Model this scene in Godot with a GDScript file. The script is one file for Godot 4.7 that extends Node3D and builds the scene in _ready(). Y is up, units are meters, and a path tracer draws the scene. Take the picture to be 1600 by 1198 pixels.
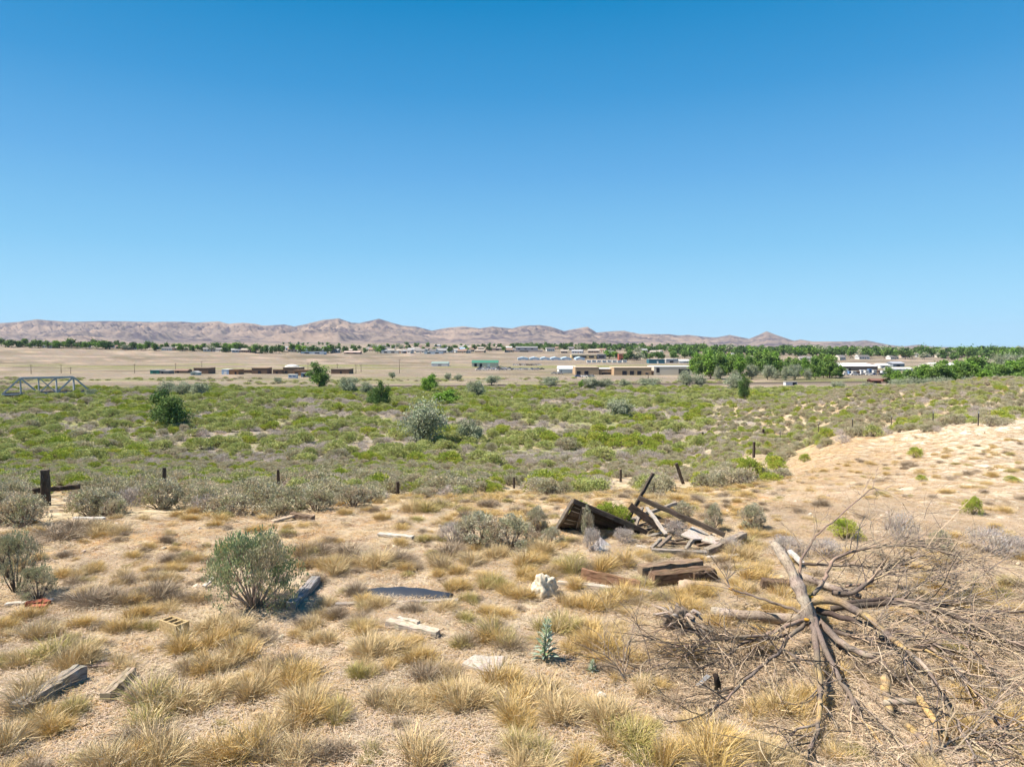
extends Node3D
# A dry terrace above a river plain: dead tree, collapsed shed, sagebrush, far town and hills.

const F := 1067.0            # focal length in pixels of a 1600 x 1198 frame
const CAM := Vector3(0, 4, 0)
const PITCH := 0.0506
var rng := RandomNumberGenerator.new()
var names := {}
var n_big := FastNoiseLite.new()
var n_mid := FastNoiseLite.new()
var n_fine := FastNoiseLite.new()
var cam_basis := Basis(Vector3.RIGHT, -PITCH)

# ---------------------------------------------------------------- mesh collecting
class MB:
	var v := PackedVector3Array()
	var c := PackedColorArray()
	var uv := PackedVector2Array()
	var ix := PackedInt32Array()
	func pt(p: Vector3, col: Color, t := Vector2.ZERO) -> int:
		v.append(p); c.append(col); uv.append(t)
		return v.size() - 1
	func tri(a: Vector3, b: Vector3, d: Vector3, col: Color) -> void:
		var n := v.size()
		v.append(a); v.append(b); v.append(d)
		c.append(col); c.append(col); c.append(col)
		uv.append(Vector2(0, 0)); uv.append(Vector2(1, 0)); uv.append(Vector2(0, 1))
		ix.append(n); ix.append(n + 1); ix.append(n + 2)
	func quad(a: Vector3, b: Vector3, d: Vector3, e: Vector3, col: Color, ul := 1.0, vl := 1.0) -> void:
		var n := v.size()
		v.append(a); v.append(b); v.append(d); v.append(e)
		for k in 4: c.append(col)
		uv.append(Vector2(0, 0)); uv.append(Vector2(ul, 0)); uv.append(Vector2(ul, vl)); uv.append(Vector2(0, vl))
		for k in [0, 1, 2, 0, 2, 3]: ix.append(n + k)
	func box(mid: Vector3, s: Vector3, col: Color, b := Basis.IDENTITY) -> void:
		var h := s * 0.5
		var p: Array[Vector3] = []
		for k in 8:
			p.append(mid + b * Vector3(h.x if k & 1 else -h.x, h.y if k & 2 else -h.y, h.z if k & 4 else -h.z))
		quad(p[4], p[6], p[7], p[5], col, s.x, s.y); quad(p[1], p[3], p[2], p[0], col, s.x, s.y)
		quad(p[5], p[7], p[3], p[1], col, s.z, s.y); quad(p[0], p[2], p[6], p[4], col, s.z, s.y)
		quad(p[6], p[2], p[3], p[7], col, s.x, s.z); quad(p[0], p[4], p[5], p[1], col, s.x, s.z)
	# a swept section: ring of offsets (x across, y up) along pts, flat shaded when split
	func sweep(pts: Array, ring: Array, cols: Array, smooth: bool, closed_ends := true, twist := 0.0) -> void:
		var n := pts.size(); var m := ring[0].size() as int
		var rows: Array = []
		var length := 0.0
		var lens := [0.0]
		for i in range(1, n):
			length += (pts[i] as Vector3).distance_to(pts[i - 1]); lens.append(length)
		var up := Vector3.UP
		for i in n:
			var dir: Vector3 = ((pts[mini(i + 1, n - 1)] as Vector3) - (pts[maxi(i - 1, 0)] as Vector3)).normalized()
			if absf(dir.dot(up)) > 0.95: up = Vector3(0.3, 0.1, 0.95).normalized()
			var side := dir.cross(up).normalized()
			var u2 := side.cross(dir).normalized()
			if twist != 0.0: side = side.rotated(dir, twist); u2 = u2.rotated(dir, twist)
			var r: Array = []
			for k in m:
				var o: Vector2 = ring[i % ring.size()][k]
				r.append((pts[i] as Vector3) + side * o.x + u2 * o.y)
			rows.append(r)
		if smooth:
			var at := v.size()
			for i in n:
				for k in m + 1:
					pt(rows[i][k % m], cols[i % cols.size()], Vector2(lens[i], float(k) / m))
			for i in n - 1:
				for k in m:
					var a := at + i * (m + 1) + k
					for q in [a, a + m + 1, a + 1, a + 1, a + m + 1, a + m + 2]: ix.append(q)
		else:
			for i in n - 1:
				for k in m:
					var q := v.size()
					var col: Color = cols[(i * m + k) % cols.size()]
					pt(rows[i][k], col, Vector2(lens[i], float(k) / m)); pt(rows[i + 1][k], col, Vector2(lens[i + 1], float(k) / m))
					pt(rows[i + 1][(k + 1) % m], col, Vector2(lens[i + 1], float(k + 1) / m)); pt(rows[i][(k + 1) % m], col, Vector2(lens[i], float(k + 1) / m))
					for w in [0, 1, 3, 3, 1, 2]: ix.append(q + w)
		if closed_ends:
			for e in [0, n - 1]:
				var mid := Vector3.ZERO
				for k in m: mid += rows[e][k]
				mid /= m
				for k in m:
					if e == 0: tri(mid, rows[e][k], rows[e][(k + 1) % m], cols[0])
					else: tri(mid, rows[e][(k + 1) % m], rows[e][k], cols[0])
	func tube(pts: Array, r0: float, r1: float, sides: int, col: Color, smooth := true) -> void:
		var rings: Array = []
		var n := pts.size()
		for i in n:
			var r := lerpf(r0, r1, float(i) / (n - 1))
			var ring: Array = []
			for k in sides:
				var a := TAU * k / sides
				ring.append(Vector2(cos(a), sin(a)) * r)
			rings.append(ring)
		sweep(pts, rings, [col], smooth)
	func mesh(smooth := false) -> ArrayMesh:
		var arr := []
		arr.resize(Mesh.ARRAY_MAX)
		arr[Mesh.ARRAY_VERTEX] = v; arr[Mesh.ARRAY_COLOR] = c; arr[Mesh.ARRAY_TEX_UV] = uv; arr[Mesh.ARRAY_INDEX] = ix
		var am := ArrayMesh.new()
		if smooth:
			var st := SurfaceTool.new()
			st.create_from_arrays(arr)
			st.generate_normals()
			st.commit(am)
		else:
			am.add_surface_from_arrays(Mesh.PRIMITIVE_TRIANGLES, arr)
		return am

# ---------------------------------------------------------------- nodes
func numbered(called: String) -> String:
	var n: int = names.get(called, -1) + 1
	names[called] = n
	return called if n == 0 else "%s_%03d" % [called, n]
func part(called: String, me: Mesh, m: Material, parent: Node) -> MeshInstance3D:
	var o := MeshInstance3D.new()
	o.name = called; o.mesh = me; o.material_override = m
	parent.add_child(o, true)
	return o
func tag(o: Node, label: String, category: String, group := "", kind := "") -> Node:
	if label != "": o.set_meta("label", label)
	if category != "": o.set_meta("category", category)
	if group != "": o.set_meta("group", group)
	if kind != "": o.set_meta("kind", kind)
	return o
func thing(called: String, label: String, category: String, where := Vector3.ZERO, turn := 0.0, group := "") -> Node3D:
	var o := Node3D.new()
	o.name = numbered(called); o.position = where; o.rotation.y = turn
	add_child(o)
	tag(o, label, category, group, "thing")
	return o
func single(called: String, me: Mesh, m: Material, label: String, category: String, where := Vector3.ZERO, turn := 0.0, group := "") -> MeshInstance3D:
	var o := MeshInstance3D.new()
	o.name = numbered(called); o.mesh = me; o.material_override = m; o.position = where; o.rotation.y = turn
	add_child(o)
	tag(o, label, category, group, "thing")
	return o
func copy(src: Node3D, where: Vector3, turn: float, scale_by := Vector3.ONE, label := "", group := "") -> Node3D:
	var o: Node3D = src.duplicate()
	o.name = numbered(String(src.name).get_slice("_0", 0))
	add_child(o)
	o.position = where; o.rotation = Vector3(0, turn, 0); o.scale = scale_by
	if label != "": o.set_meta("label", label)
	if group != "": o.set_meta("group", group)
	return o
func many(called: String, me: Mesh, m: Material, xf: Array, cols: Array, label: String, category: String) -> void:
	if xf.is_empty(): return
	var mm := MultiMesh.new()
	mm.transform_format = MultiMesh.TRANSFORM_3D
	mm.use_colors = not cols.is_empty()
	mm.mesh = me
	mm.instance_count = xf.size()
	for i in xf.size():
		mm.set_instance_transform(i, xf[i])
		if not cols.is_empty(): mm.set_instance_color(i, cols[i])
	var o := MultiMeshInstance3D.new()
	o.name = numbered(called); o.multimesh = mm; o.material_override = m
	add_child(o)
	tag(o, label, category, "", "stuff")

# ---------------------------------------------------------------- materials
func L(r: float, g: float, b: float) -> Color: return Color(r, g, b)
func mat(col: Color, rough := 0.9, vertex := false) -> StandardMaterial3D:
	var m := StandardMaterial3D.new()
	m.albedo_color = col.linear_to_srgb()
	m.roughness = rough
	m.metallic_specular = 0.3
	m.vertex_color_use_as_albedo = vertex
	m.cull_mode = BaseMaterial3D.CULL_DISABLED
	return m
func noise_tex(freq: float, ramp: Array, size := 512, octaves := 5, kind := FastNoiseLite.TYPE_SIMPLEX_SMOOTH, sd := 1) -> NoiseTexture2D:
	var n := FastNoiseLite.new()
	n.noise_type = kind; n.frequency = freq; n.fractal_octaves = octaves; n.seed = sd
	var t := NoiseTexture2D.new()
	t.width = size; t.height = size; t.seamless = true; t.noise = n
	var g := Gradient.new()
	var offs := PackedFloat32Array(); var cs := PackedColorArray()
	for r in ramp:
		offs.append(r[0]); cs.append((r[1] as Color).linear_to_srgb())
	g.offsets = offs; g.colors = cs
	t.color_ramp = g
	return t
func leafy(col: Color, back := 0.25) -> StandardMaterial3D:
	var m := mat(col, 0.75, true)
	m.backlight_enabled = true
	m.backlight = Color(back, back, back)
	return m

# ---------------------------------------------------------------- terrain
const PXS := [0.0, 300.0, 600.0, 850.0, 1050.0, 1200.0, 1350.0, 1600.0]
const DS := [6.0, 10.0, 14.0, 18.0, 24.0, 30.0, 40.0, 55.0, 75.0, 100.0, 130.0, 170.0, 220.0, 300.0, 400.0, 550.0, 750.0, 900.0, 1050.0, 1500.0, 2500.0, 3600.0, 5000.0]
const TB := [
	[-4, -4, -4, -4, -4, -4, -4, -4],
	[-4, -4, -4, -4, -4, -4, -4, -4],
	[-4, -4, -4, -4, -4, -4, -4, -4],
	[-4.3, -4.3, -4.25, -4.2, -4.15, -4.15, -4.1, -4.1],
	[-5.4, -5.4, -5.4, -5.3, -5.3, -5.1, -4.8, -4.5],
	[-6.6, -6.6, -6.6, -6.5, -6.4, -6.0, -5.3, -4.6],
	[-8.2, -8.2, -8.2, -8.4, -8.2, -7.4, -6.0, -4.7],
	[-10.6, -10.6, -10.6, -11.2, -10.9, -9.0, -7.0, -5.6],
	[-13.5, -13.5, -13.5, -13.9, -13.4, -11.0, -8.7, -6.7],
	[-16.7, -16.7, -16.7, -16.9, -16.0, -12.3, -8.8, -6.1],
	[-18, -18, -18, -18, -17.5, -12.4, -8.5, -6.2],
	[-18, -18, -18, -18, -18, -13.4, -10.0, -8.2],
	[-18, -18, -18, -18, -18, -18, -17.0, -16],
	[-18, -18, -18, -18, -18, -18, -18, -18],
	[-18, -18, -18, -18, -18, -18, -18, -18],
	[-17.6, -17.6, -18, -18, -18, -18, -18, -18],
	[-16.5, -16.8, -17.2, -17.2, -17.5, -17.8, -17.8, -17.8],
	[-8, -10, -13, -13.5, -14, -16, -17, -17],
	[6, 0, -6.5, -7.5, -9, -12, -13, -12],
	[8, 4, 0, -0.5, -2, -6, -7, -7],
	[18, 14, 12, 12, 10, 4, 2, 1],
	[32, 28, 26, 24, 18, 8, 4, 2],
	[40, 40, 40, 34, 25, 12, 6, 2]]
var log_ds: PackedFloat64Array = []
var us: PackedFloat64Array = []

func cub(a: float, b: float, c: float, d: float, t: float) -> float:
	# monotone-ish Hermite: slopes limited so that no overshoot shows
	var m1 := 0.0 if (b - a) * (c - b) <= 0.0 else 2.0 * (b - a) * (c - b) / (c - a)
	var m2 := 0.0 if (c - b) * (d - c) <= 0.0 else 2.0 * (c - b) * (d - c) / (d - b)
	var t2 := t * t; var t3 := t2 * t
	return (2 * t3 - 3 * t2 + 1) * b + (t3 - 2 * t2 + t) * m1 + (3 * t2 - 2 * t3) * c + (t3 - t2) * m2

func base_rel(x: float, d: float) -> float:
	if d <= 14.0: return -4.0
	var u := clampf(x / d, us[0], us[us.size() - 1])
	var i := 0
	while i < us.size() - 2 and u > us[i + 1]: i += 1
	var tu := (u - us[i]) / (us[i + 1] - us[i])
	var ld := minf(log(d), log_ds[log_ds.size() - 1])
	var j := 0
	while j < log_ds.size() - 2 and ld > log_ds[j + 1]: j += 1
	var td := (ld - log_ds[j]) / (log_ds[j + 1] - log_ds[j])
	var r0: Array = TB[maxi(j - 1, 0)]; var r1: Array = TB[j]; var r2: Array = TB[j + 1]; var r3: Array = TB[mini(j + 2, TB.size() - 1)]
	var s := tu * tu * (3 - 2 * tu)
	return cub(lerpf(r0[i], r0[i + 1], s), lerpf(r1[i], r1[i + 1], s), lerpf(r2[i], r2[i + 1], s), lerpf(r3[i], r3[i + 1], s), td)

func H(x: float, z: float) -> float:
	var d := -z
	var y := CAM.y + base_rel(x, d)
	if d < 45.0:
		y += n_mid.get_noise_2d(x, z) * 0.13 + n_fine.get_noise_2d(x, z) * 0.035 + n_fine.get_noise_2d(x * 0.45 + 30.0, z * 0.45) * 0.06 * clampf((d - 12.0) / 5.0, 0, 1)
	elif d < 250.0:
		y += n_mid.get_noise_2d(x * 0.3, z * 0.3) * 0.45
	elif d > 700.0:
		var k := clampf((d - 700.0) / 400.0, 0, 1)
		y += n_big.get_noise_2d(x, z) * 3.0 * k
	return y

func ray(px: float, py: float) -> Vector3:
	return cam_basis * Vector3((px - 800.0) / F, -(py - 599.0) / F, -1.0)
func P(px: float, py: float, h := 0.0) -> Vector3:
	var r := ray(px, py)
	var t := 4.0
	var last := t
	while t < 4800.0:
		var q := CAM + r * t
		if q.y - H(q.x, q.z) <= h: break
		last = t
		t *= 1.02
	var hi := t
	for k in 14:
		var m := (last + hi) * 0.5
		var q := CAM + r * m
		if q.y - H(q.x, q.z) <= h: hi = m
		else: last = m
	return CAM + r * hi
func at_depth(px: float, py: float, d: float) -> Vector3:
	var r := ray(px, py)
	return CAM + r * (d / -r.z)
func G(p: Vector3) -> Vector3: return Vector3(p.x, H(p.x, p.z), p.z)
func pix(p: Vector3) -> Vector2:
	var q := cam_basis.transposed() * (p - CAM)
	return Vector2(800.0 + F * q.x / -q.z, 599.0 - F * q.y / -q.z)
func along(table: Array, x: float) -> float:
	if x <= table[0][0]: return table[0][1]
	for i in range(1, table.size()):
		if x <= table[i][0]:
			return lerpf(table[i - 1][1], table[i][1], (x - table[i - 1][0]) / (table[i][0] - table[i - 1][0]))
	return table[-1][1]
func rr(a: float, b: float) -> float: return rng.randf_range(a, b)
func tint(c: Color, amount: float) -> Color:
	var k := 1.0 + rr(-amount, amount)
	return Color(c.r * k * (1.0 + rr(-0.06, 0.06)), c.g * k, c.b * k * (1.0 + rr(-0.08, 0.08)))
const EDGE := [[0.0, 832.0], [150.0, 818.0], [330.0, 812.0], [480.0, 806.0], [620.0, 788.0], [720.0, 776.0], [850.0, 772.0], [1000.0, 780.0], [1130.0, 772.0], [1215.0, 752.0], [1245.0, 712.0], [1290.0, 688.0], [1400.0, 674.0], [1600.0, 652.0], [1900.0, 640.0]]

# ---------------------------------------------------------------- setting
var m_wood: StandardMaterial3D
var m_bark: StandardMaterial3D
var m_leaf: StandardMaterial3D
var m_grass: StandardMaterial3D
var m_plain: StandardMaterial3D
var m_stone: StandardMaterial3D

func make_sky() -> void:
	# elevation in degrees -> linear colour of clear air
	var stops := [[0.0, L(0.50, 0.83, 1.03)], [3.0, L(0.405, 0.76, 1.01)], [8.0, L(0.245, 0.60, 0.92)], [14.0, L(0.135, 0.44, 0.815)], [20.0, L(0.05, 0.325, 0.69)], [27.0, L(0.0, 0.24, 0.565)], [40.0, L(0.0, 0.17, 0.47)], [90.0, L(0.0, 0.12, 0.38)]]
	var im := Image.create(64, 512, false, Image.FORMAT_RGBF)
	for y in 512:
		var e := 90.0 - (y + 0.5) / 512.0 * 180.0
		var c: Color = stops[0][1]
		if e < 0: c = L(0.40, 0.36, 0.30)
		else:
			for i in range(1, stops.size()):
				if e <= stops[i][0]:
					c = (stops[i - 1][1] as Color).lerp(stops[i][1], (e - stops[i - 1][0]) / (stops[i][0] - stops[i - 1][0])); break
		for x in 64: im.set_pixel(x, y, Color(c.r, c.g, c.b) * SKY)
	var ps := PanoramaSkyMaterial.new()
	ps.panorama = ImageTexture.create_from_image(im)
	var sky := Sky.new()
	sky.sky_material = ps
	var e := Environment.new()
	e.background_mode = Environment.BG_SKY
	e.sky = sky
	e.tonemap_mode = Environment.TONE_MAPPER_LINEAR
	e.tonemap_exposure = EXPOSURE
	e.fog_enabled = true
	e.fog_density = 0.00003
	e.fog_light_color = Color(0.72, 0.80, 0.93)
	e.sdfgi_enabled = true; e.ssao_enabled = true; e.ssil_enabled = true
	var w := WorldEnvironment.new()
	w.name = "world"
	w.environment = e
	add_child(w)

const EXPOSURE := 2.08
const SKY := 0.4808

func ground_color(x: float, z: float, y: float) -> Color:
	var d := -z
	var p := pix(Vector3(x, y, z)) if d > 3.0 else Vector2(800, 1300)
	var a := n_mid.get_noise_2d(x * 2.3 + 40, z * 2.3)
	var b := n_fine.get_noise_2d(x * 1.7, z * 1.7 + 90)
	var g := n_mid.get_noise_2d(x * 0.35 - 70, z * 0.35)
	var soil := L(0.43, 0.35, 0.23)
	var sand := L(0.60, 0.525, 0.385)
	var orange := L(0.46, 0.295, 0.125)
	var grey := L(0.27, 0.22, 0.165)
	var c := soil
	if d < 130.0:
		c = soil.lerp(sand, clampf(g * 1.6 + b * 0.8 + 0.25, 0, 1))
		c = c.lerp(grey, clampf(a * 2.6 + b * 1.2 - 0.05, 0, 0.85))
		var edge := along(EDGE, p.x)
		var band := 0.0
		if p.y > edge - 4.0 and p.x < 1260.0: band = clampf(1.0 - absf(p.y - edge - 24.0) / 42.0, 0, 1)
		c = c.lerp(orange, clampf((b * 1.5 + a * 0.9 + band * 0.6 - 0.38) * 1.6, 0, 0.75))
		if p.x > 1215.0 and p.y < 862.0 and p.y > edge - 12.0:
			var k := clampf((p.x - 1215.0) / 60.0, 0, 1)
			var s2 := clampf((p.x - 1330.0 + a * 260.0) / 160.0, 0, 1)
			var warm := L(0.50, 0.375, 0.225).lerp(L(0.74, 0.68, 0.555), s2)
			warm = warm.lerp(L(0.40, 0.275, 0.145), clampf(b * 2.2 + a * 0.9 - 0.05, 0, 0.75))
			c = c.lerp(warm, k)
		if d > 80.0 and p.x < 1180.0:
			c = c.lerp(flood_color(x, z, a, g), clampf((d - 80.0) / 30.0 + a, 0, 1))
	elif d < 300.0:
		c = flood_color(x, z, a, g)
		if p.x > 1100.0 and d < 215.0: c = c.lerp(soil, clampf((p.x - 1100.0) / 60.0, 0, 1))
	else:
		var far := L(0.265, 0.225, 0.18)
		var f1 := n_big.get_noise_2d(x * 0.9, z * 2.5)
		c = far.lerp(L(0.18, 0.155, 0.115), clampf(f1 * 2.2 + 0.2, 0, 1))
		c = c.lerp(L(0.42, 0.34, 0.27), clampf(n_big.get_noise_2d(x * 3.0 + 500, z * 6.0) * 2.2 - 0.25, 0, 0.8))
		var green := clampf(n_big.get_noise_2d(x * 1.4 - 900, z * 5.0) * 2.4 + 0.1, 0, 1)
		if d < 420.0: c = c.lerp(L(0.20, 0.22, 0.09), green * 0.6)
		elif d > 590.0 and d < 760.0: c = c.lerp(L(0.22, 0.23, 0.095), clampf(green * 1.2, 0, 0.8))
		elif d < 590.0: c = c.lerp(L(0.26, 0.24, 0.13), green * 0.45)
		elif d > 1100.0: c = c.lerp(L(0.26, 0.22, 0.15), green * 0.5)
	return tint(c, 0.04)
func flood_color(x: float, z: float, a: float, g: float) -> Color:
	var c := L(0.30, 0.26, 0.18).lerp(L(0.34, 0.305, 0.275), clampf(a * 1.6 + 0.5, 0, 1))
	c = c.lerp(L(0.27, 0.285, 0.125), clampf(n_mid.get_noise_2d(x * 0.1 + 300, z * 0.16) * 2.6 + 0.2, 0, 0.85))
	return c.lerp(L(0.40, 0.30, 0.185), clampf(g * 2.6 - 0.75, 0, 0.7))

# value noise on a wrapped lattice: tiles without a seam; returns [colour texture, height texture]
func tile_textures(n: int, sd: int) -> Array:
	var acc := PackedFloat32Array()
	acc.resize(n * n)
	var r := RandomNumberGenerator.new()
	r.seed = sd
	var amp := 0.30
	var cell := 64
	while cell >= 2:
		var g := n / cell
		var lat := PackedFloat32Array()
		for k in g * g: lat.append(r.randf())
		for y in n:
			var gy := y / cell; var fy := float(y % cell) / cell
			fy = fy * fy * (3 - 2 * fy)
			var ra := gy * g; var rb := ((gy + 1) % g) * g
			for x in n:
				var gx := x / cell; var fx := float(x % cell) / cell
				var gx2 := (gx + 1) % g
				fx = fx * fx * (3 - 2 * fx)
				var a := lat[ra + gx]; var b := lat[rb + gx]
				a += (lat[ra + gx2] - a) * fx
				b += (lat[rb + gx2] - b) * fx
				acc[y * n + x] += (a + (b - a) * fy) * amp
		amp *= 0.82
		cell /= 2
	var lo := 1e9; var hi := -1e9
	for q in acc: lo = minf(lo, q); hi = maxf(hi, q)
	var hb := PackedByteArray(); var cb := PackedByteArray()
	hb.resize(n * n); cb.resize(n * n * 3)
	for k in n * n:
		var t := (acc[k] - lo) / (hi - lo)
		hb[k] = int(t * 255)
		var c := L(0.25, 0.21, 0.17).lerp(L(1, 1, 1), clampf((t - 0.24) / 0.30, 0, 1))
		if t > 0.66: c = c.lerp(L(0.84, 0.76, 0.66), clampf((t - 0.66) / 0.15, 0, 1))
		c = c.linear_to_srgb()
		cb[k * 3] = int(c.r * 255); cb[k * 3 + 1] = int(c.g * 255); cb[k * 3 + 2] = int(c.b * 255)
	return [ImageTexture.create_from_image(Image.create_from_data(n, n, false, Image.FORMAT_RGB8, cb)), ImageTexture.create_from_image(Image.create_from_data(n, n, false, Image.FORMAT_L8, hb))]

func make_ground() -> void:
	var rows: Array[float] = [-6.0, -3.0, 0.0, 2.0, 3.0, 3.8]
	var d := 4.4
	while d < 5000.0:
		rows.append(d)
		d *= 1.0075 if d < 24.0 else (1.012 if d < 140.0 else (1.022 if d < 1200.0 else 1.05))
	rows.append(5000.0)
	var cols := 420
	var v := PackedVector3Array(); var c := PackedColorArray(); var uv := PackedVector2Array(); var ix := PackedInt32Array()
	for r in rows:
		for k in cols + 1:
			var w := (float(k) / cols * 2.0 - 1.0)
			var x := w * 1.05 * (r + 9.0)
			var y := H(x, -r)
			v.append(Vector3(x, y, -r)); c.append(ground_color(x, -r, y)); uv.append(Vector2(x, r))
	for i in rows.size() - 1:
		for k in cols:
			var a := i * (cols + 1) + k
			for q in [a, a + cols + 1, a + 1, a + 1, a + cols + 1, a + cols + 2]: ix.append(q)
	var b := MB.new()
	b.v = v; b.c = c; b.uv = uv; b.ix = ix
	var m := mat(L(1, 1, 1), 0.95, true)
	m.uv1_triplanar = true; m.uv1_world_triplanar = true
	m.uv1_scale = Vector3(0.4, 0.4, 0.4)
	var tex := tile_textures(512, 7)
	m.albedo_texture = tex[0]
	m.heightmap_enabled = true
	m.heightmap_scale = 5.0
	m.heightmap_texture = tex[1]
	m.metallic_specular = 0.15
	var o := part("ground", b.mesh(true), m, self)
	tag(o, "dry sandy ground falling from the terrace to the river plain", "ground", "", "structure")

const SKYLINE := [[-500.0, 508.0], [-250.0, 503.0], [-100.0, 509.0], [0.0, 506.0], [30.0, 504.0], [60.0, 500.0], [82.0, 502.0], [110.0, 504.0], [170.0, 502.5], [230.0, 504.0], [285.0, 503.5], [305.0, 505.0], [342.0, 503.0], [358.0, 507.0], [380.0, 505.0], [400.0, 507.0], [412.0, 510.0], [445.0, 508.0], [460.0, 511.0], [480.0, 507.0], [505.0, 501.0], [530.0, 498.5], [550.0, 505.0], [562.0, 506.0], [593.0, 499.0], [612.0, 505.0], [630.0, 510.0], [650.0, 511.0], [675.0, 517.5], [700.0, 513.0], [725.0, 511.0], [750.0, 514.0], [770.0, 511.0], [800.0, 514.0], [815.0, 510.0], [842.0, 508.5], [860.0, 511.0], [882.0, 518.0], [895.0, 515.0], [918.0, 511.0], [932.0, 520.0], [955.0, 518.0], [975.0, 517.0], [1000.0, 522.0], [1025.0, 522.0], [1045.0, 522.0], [1060.0, 524.0], [1075.0, 523.0], [1100.0, 526.0], [1118.0, 527.0], [1140.0, 523.0], [1170.0, 529.0], [1185.0, 523.0], [1197.0, 517.0], [1213.0, 523.0], [1240.0, 532.0], [1250.0, 530.0], [1270.0, 533.0], [1330.0, 533.0], [1352.0, 531.0], [1390.0, 538.5], [1410.0, 541.0], [1435.0, 538.0], [1455.0, 541.0], [1500.0, 543.0], [1600.0, 544.0], [2100.0, 543.0]]
func make_mountains() -> void:
	var ridge := FastNoiseLite.new()
	ridge.seed = 31; ridge.frequency = 0.0034; ridge.fractal_type = FastNoiseLite.FRACTAL_RIDGED; ridge.fractal_octaves = 5
	var warp := FastNoiseLite.new()
	warp.seed = 77; warp.frequency = 0.0006; warp.fractal_octaves = 4
	var cols := 1000; var rows := 210
	var b := MB.new()
	for i in rows:
		var d := 3300.0 + 6900.0 * pow(float(i) / (rows - 1), 1.1)
		for k in cols + 1:
			var px := lerpf(-450.0, 2050.0, float(k) / cols)
			var x := (px - 800.0) / F * d
			var top := (545.0 - along(SKYLINE, px)) / F * 8000.0
			var w := warp.get_noise_2d(x, d) * 700.0
			var dd := d + w * clampf(absf(d - 8000.0) / 900.0, 0, 1)
			var bump := exp(-pow((dd - 8000.0) / 1500.0, 2.0))
			var shape := 1.0 - 0.75 * clampf(absf(d - 8000.0) / 500.0, 0, 1) * (1.0 - (ridge.get_noise_2d(x, d) * 0.5 + 0.5))
			var low := exp(-pow((dd - 5900.0) / 800.0, 2.0)) * 0.36 * maxf(0.0, 0.5 + warp.get_noise_2d(x * 1.6 + 3000, 100.0) * 1.6)
			var foot := CAM.y + base_rel(x, minf(d, 5000.0)) - 2.0
			var y := foot + maxf(0.0, top - foot * 0.7) * (bump * shape + low * (0.6 + 0.4 * ridge.get_noise_2d(x * 1.5, d * 1.5)))
			var rock := clampf(ridge.get_noise_2d(x * 1.3 + 900, d * 1.3) * 2.2 + warp.get_noise_2d(x * 3.0, d * 3.0) * 1.2 - 0.25, 0, 1)
			var c := L(0.19, 0.152, 0.125).lerp(L(0.07, 0.058, 0.064), rock * 0.95)
			c = c.lerp(L(0.28, 0.21, 0.16), clampf(warp.get_noise_2d(x * 2.0 - 700, d * 2.0) * 2.0, 0, 0.7))
			b.pt(Vector3(x, y, -d), c, Vector2(x, d))
	for i in rows - 1:
		for k in cols:
			var a := i * (cols + 1) + k
			for q in [a, a + cols + 1, a + 1, a + 1, a + cols + 1, a + cols + 2]: b.ix.append(q)
	tag(part("mountains", b.mesh(true), mat(L(1, 1, 1), 1.0, true), self), "bare brown desert mountains along the horizon", "mountains", "", "structure")

func _ready() -> void:
	var cam := Camera3D.new()
	cam.name = "camera"
	cam.position = CAM
	cam.rotation.x = -PITCH
	cam.fov = rad_to_deg(2.0 * atan(599.0 / F))
	cam.near = 0.1; cam.far = 20000.0
	add_child(cam)
	cam.current = true
	make_sky()
	var sun := DirectionalLight3D.new()
	sun.name = "sun"
	sun.light_energy = 1.6
	sun.light_color = Color(1.0, 0.955, 0.89)
	sun.light_angular_distance = 0.53
	sun.shadow_enabled = true
	add_child(sun)
	sun.look_at_from_position(Vector3.ZERO, Vector3(1.0, -1.5, -0.12))
	rng.seed = 20240611
	n_big.seed = 3; n_big.frequency = 0.004; n_big.fractal_octaves = 4
	n_mid.seed = 11; n_mid.frequency = 0.22; n_mid.fractal_octaves = 4
	n_fine.seed = 23; n_fine.frequency = 1.3; n_fine.fractal_octaves = 3
	for p in PXS: us.append((p - 800.0) / F)
	for q in DS: log_ds.append(log(q))
	make_materials()
	make_ground()
	make_mountains()
	print("setting ", Time.get_ticks_msec())
	make_far()
	print("far ", Time.get_ticks_msec())
	make_plants()
	print("plants ", Time.get_ticks_msec())
	make_debris()
	make_dead_tree()
	print("done ", Time.get_ticks_msec())

func make_materials() -> void:
	m_plain = mat(L(1, 1, 1), 0.85, true)
	m_leaf = leafy(L(1, 1, 1), 0.6)
	m_grass = leafy(L(1, 1, 1), 0.25)
	m_wood = mat(L(1, 1, 1), 0.9, true)
	m_wood.albedo_texture = noise_tex(0.02, [[0.0, L(0.35, 0.32, 0.3)], [0.4, L(0.8, 0.78, 0.75)], [0.6, L(1, 1, 1)], [1.0, L(0.6, 0.52, 0.45)]], 256, 5, FastNoiseLite.TYPE_SIMPLEX, 41)
	m_wood.uv1_scale = Vector3(0.5, 5.0, 1.0)
	m_bark = mat(L(1, 1, 1), 0.9, true)
	m_bark.albedo_texture = noise_tex(0.03, [[0.0, L(0.30, 0.27, 0.26)], [0.45, L(0.85, 0.82, 0.8)], [0.6, L(1, 1, 1)], [1.0, L(0.55, 0.48, 0.42)]], 256, 5, FastNoiseLite.TYPE_SIMPLEX, 43)
	m_bark.uv1_scale = Vector3(1.6, 2.0, 1.0)
	m_stone = mat(L(1, 1, 1), 0.95, true)
	m_stone.uv1_triplanar = true
	m_stone.uv1_scale = Vector3(2, 2, 2)
	m_stone.albedo_texture = noise_tex(0.03, [[0.0, L(0.5, 0.45, 0.4)], [0.5, L(0.95, 0.93, 0.9)], [1.0, L(1, 1, 1)]], 256, 5, FastNoiseLite.TYPE_SIMPLEX, 47)

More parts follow.
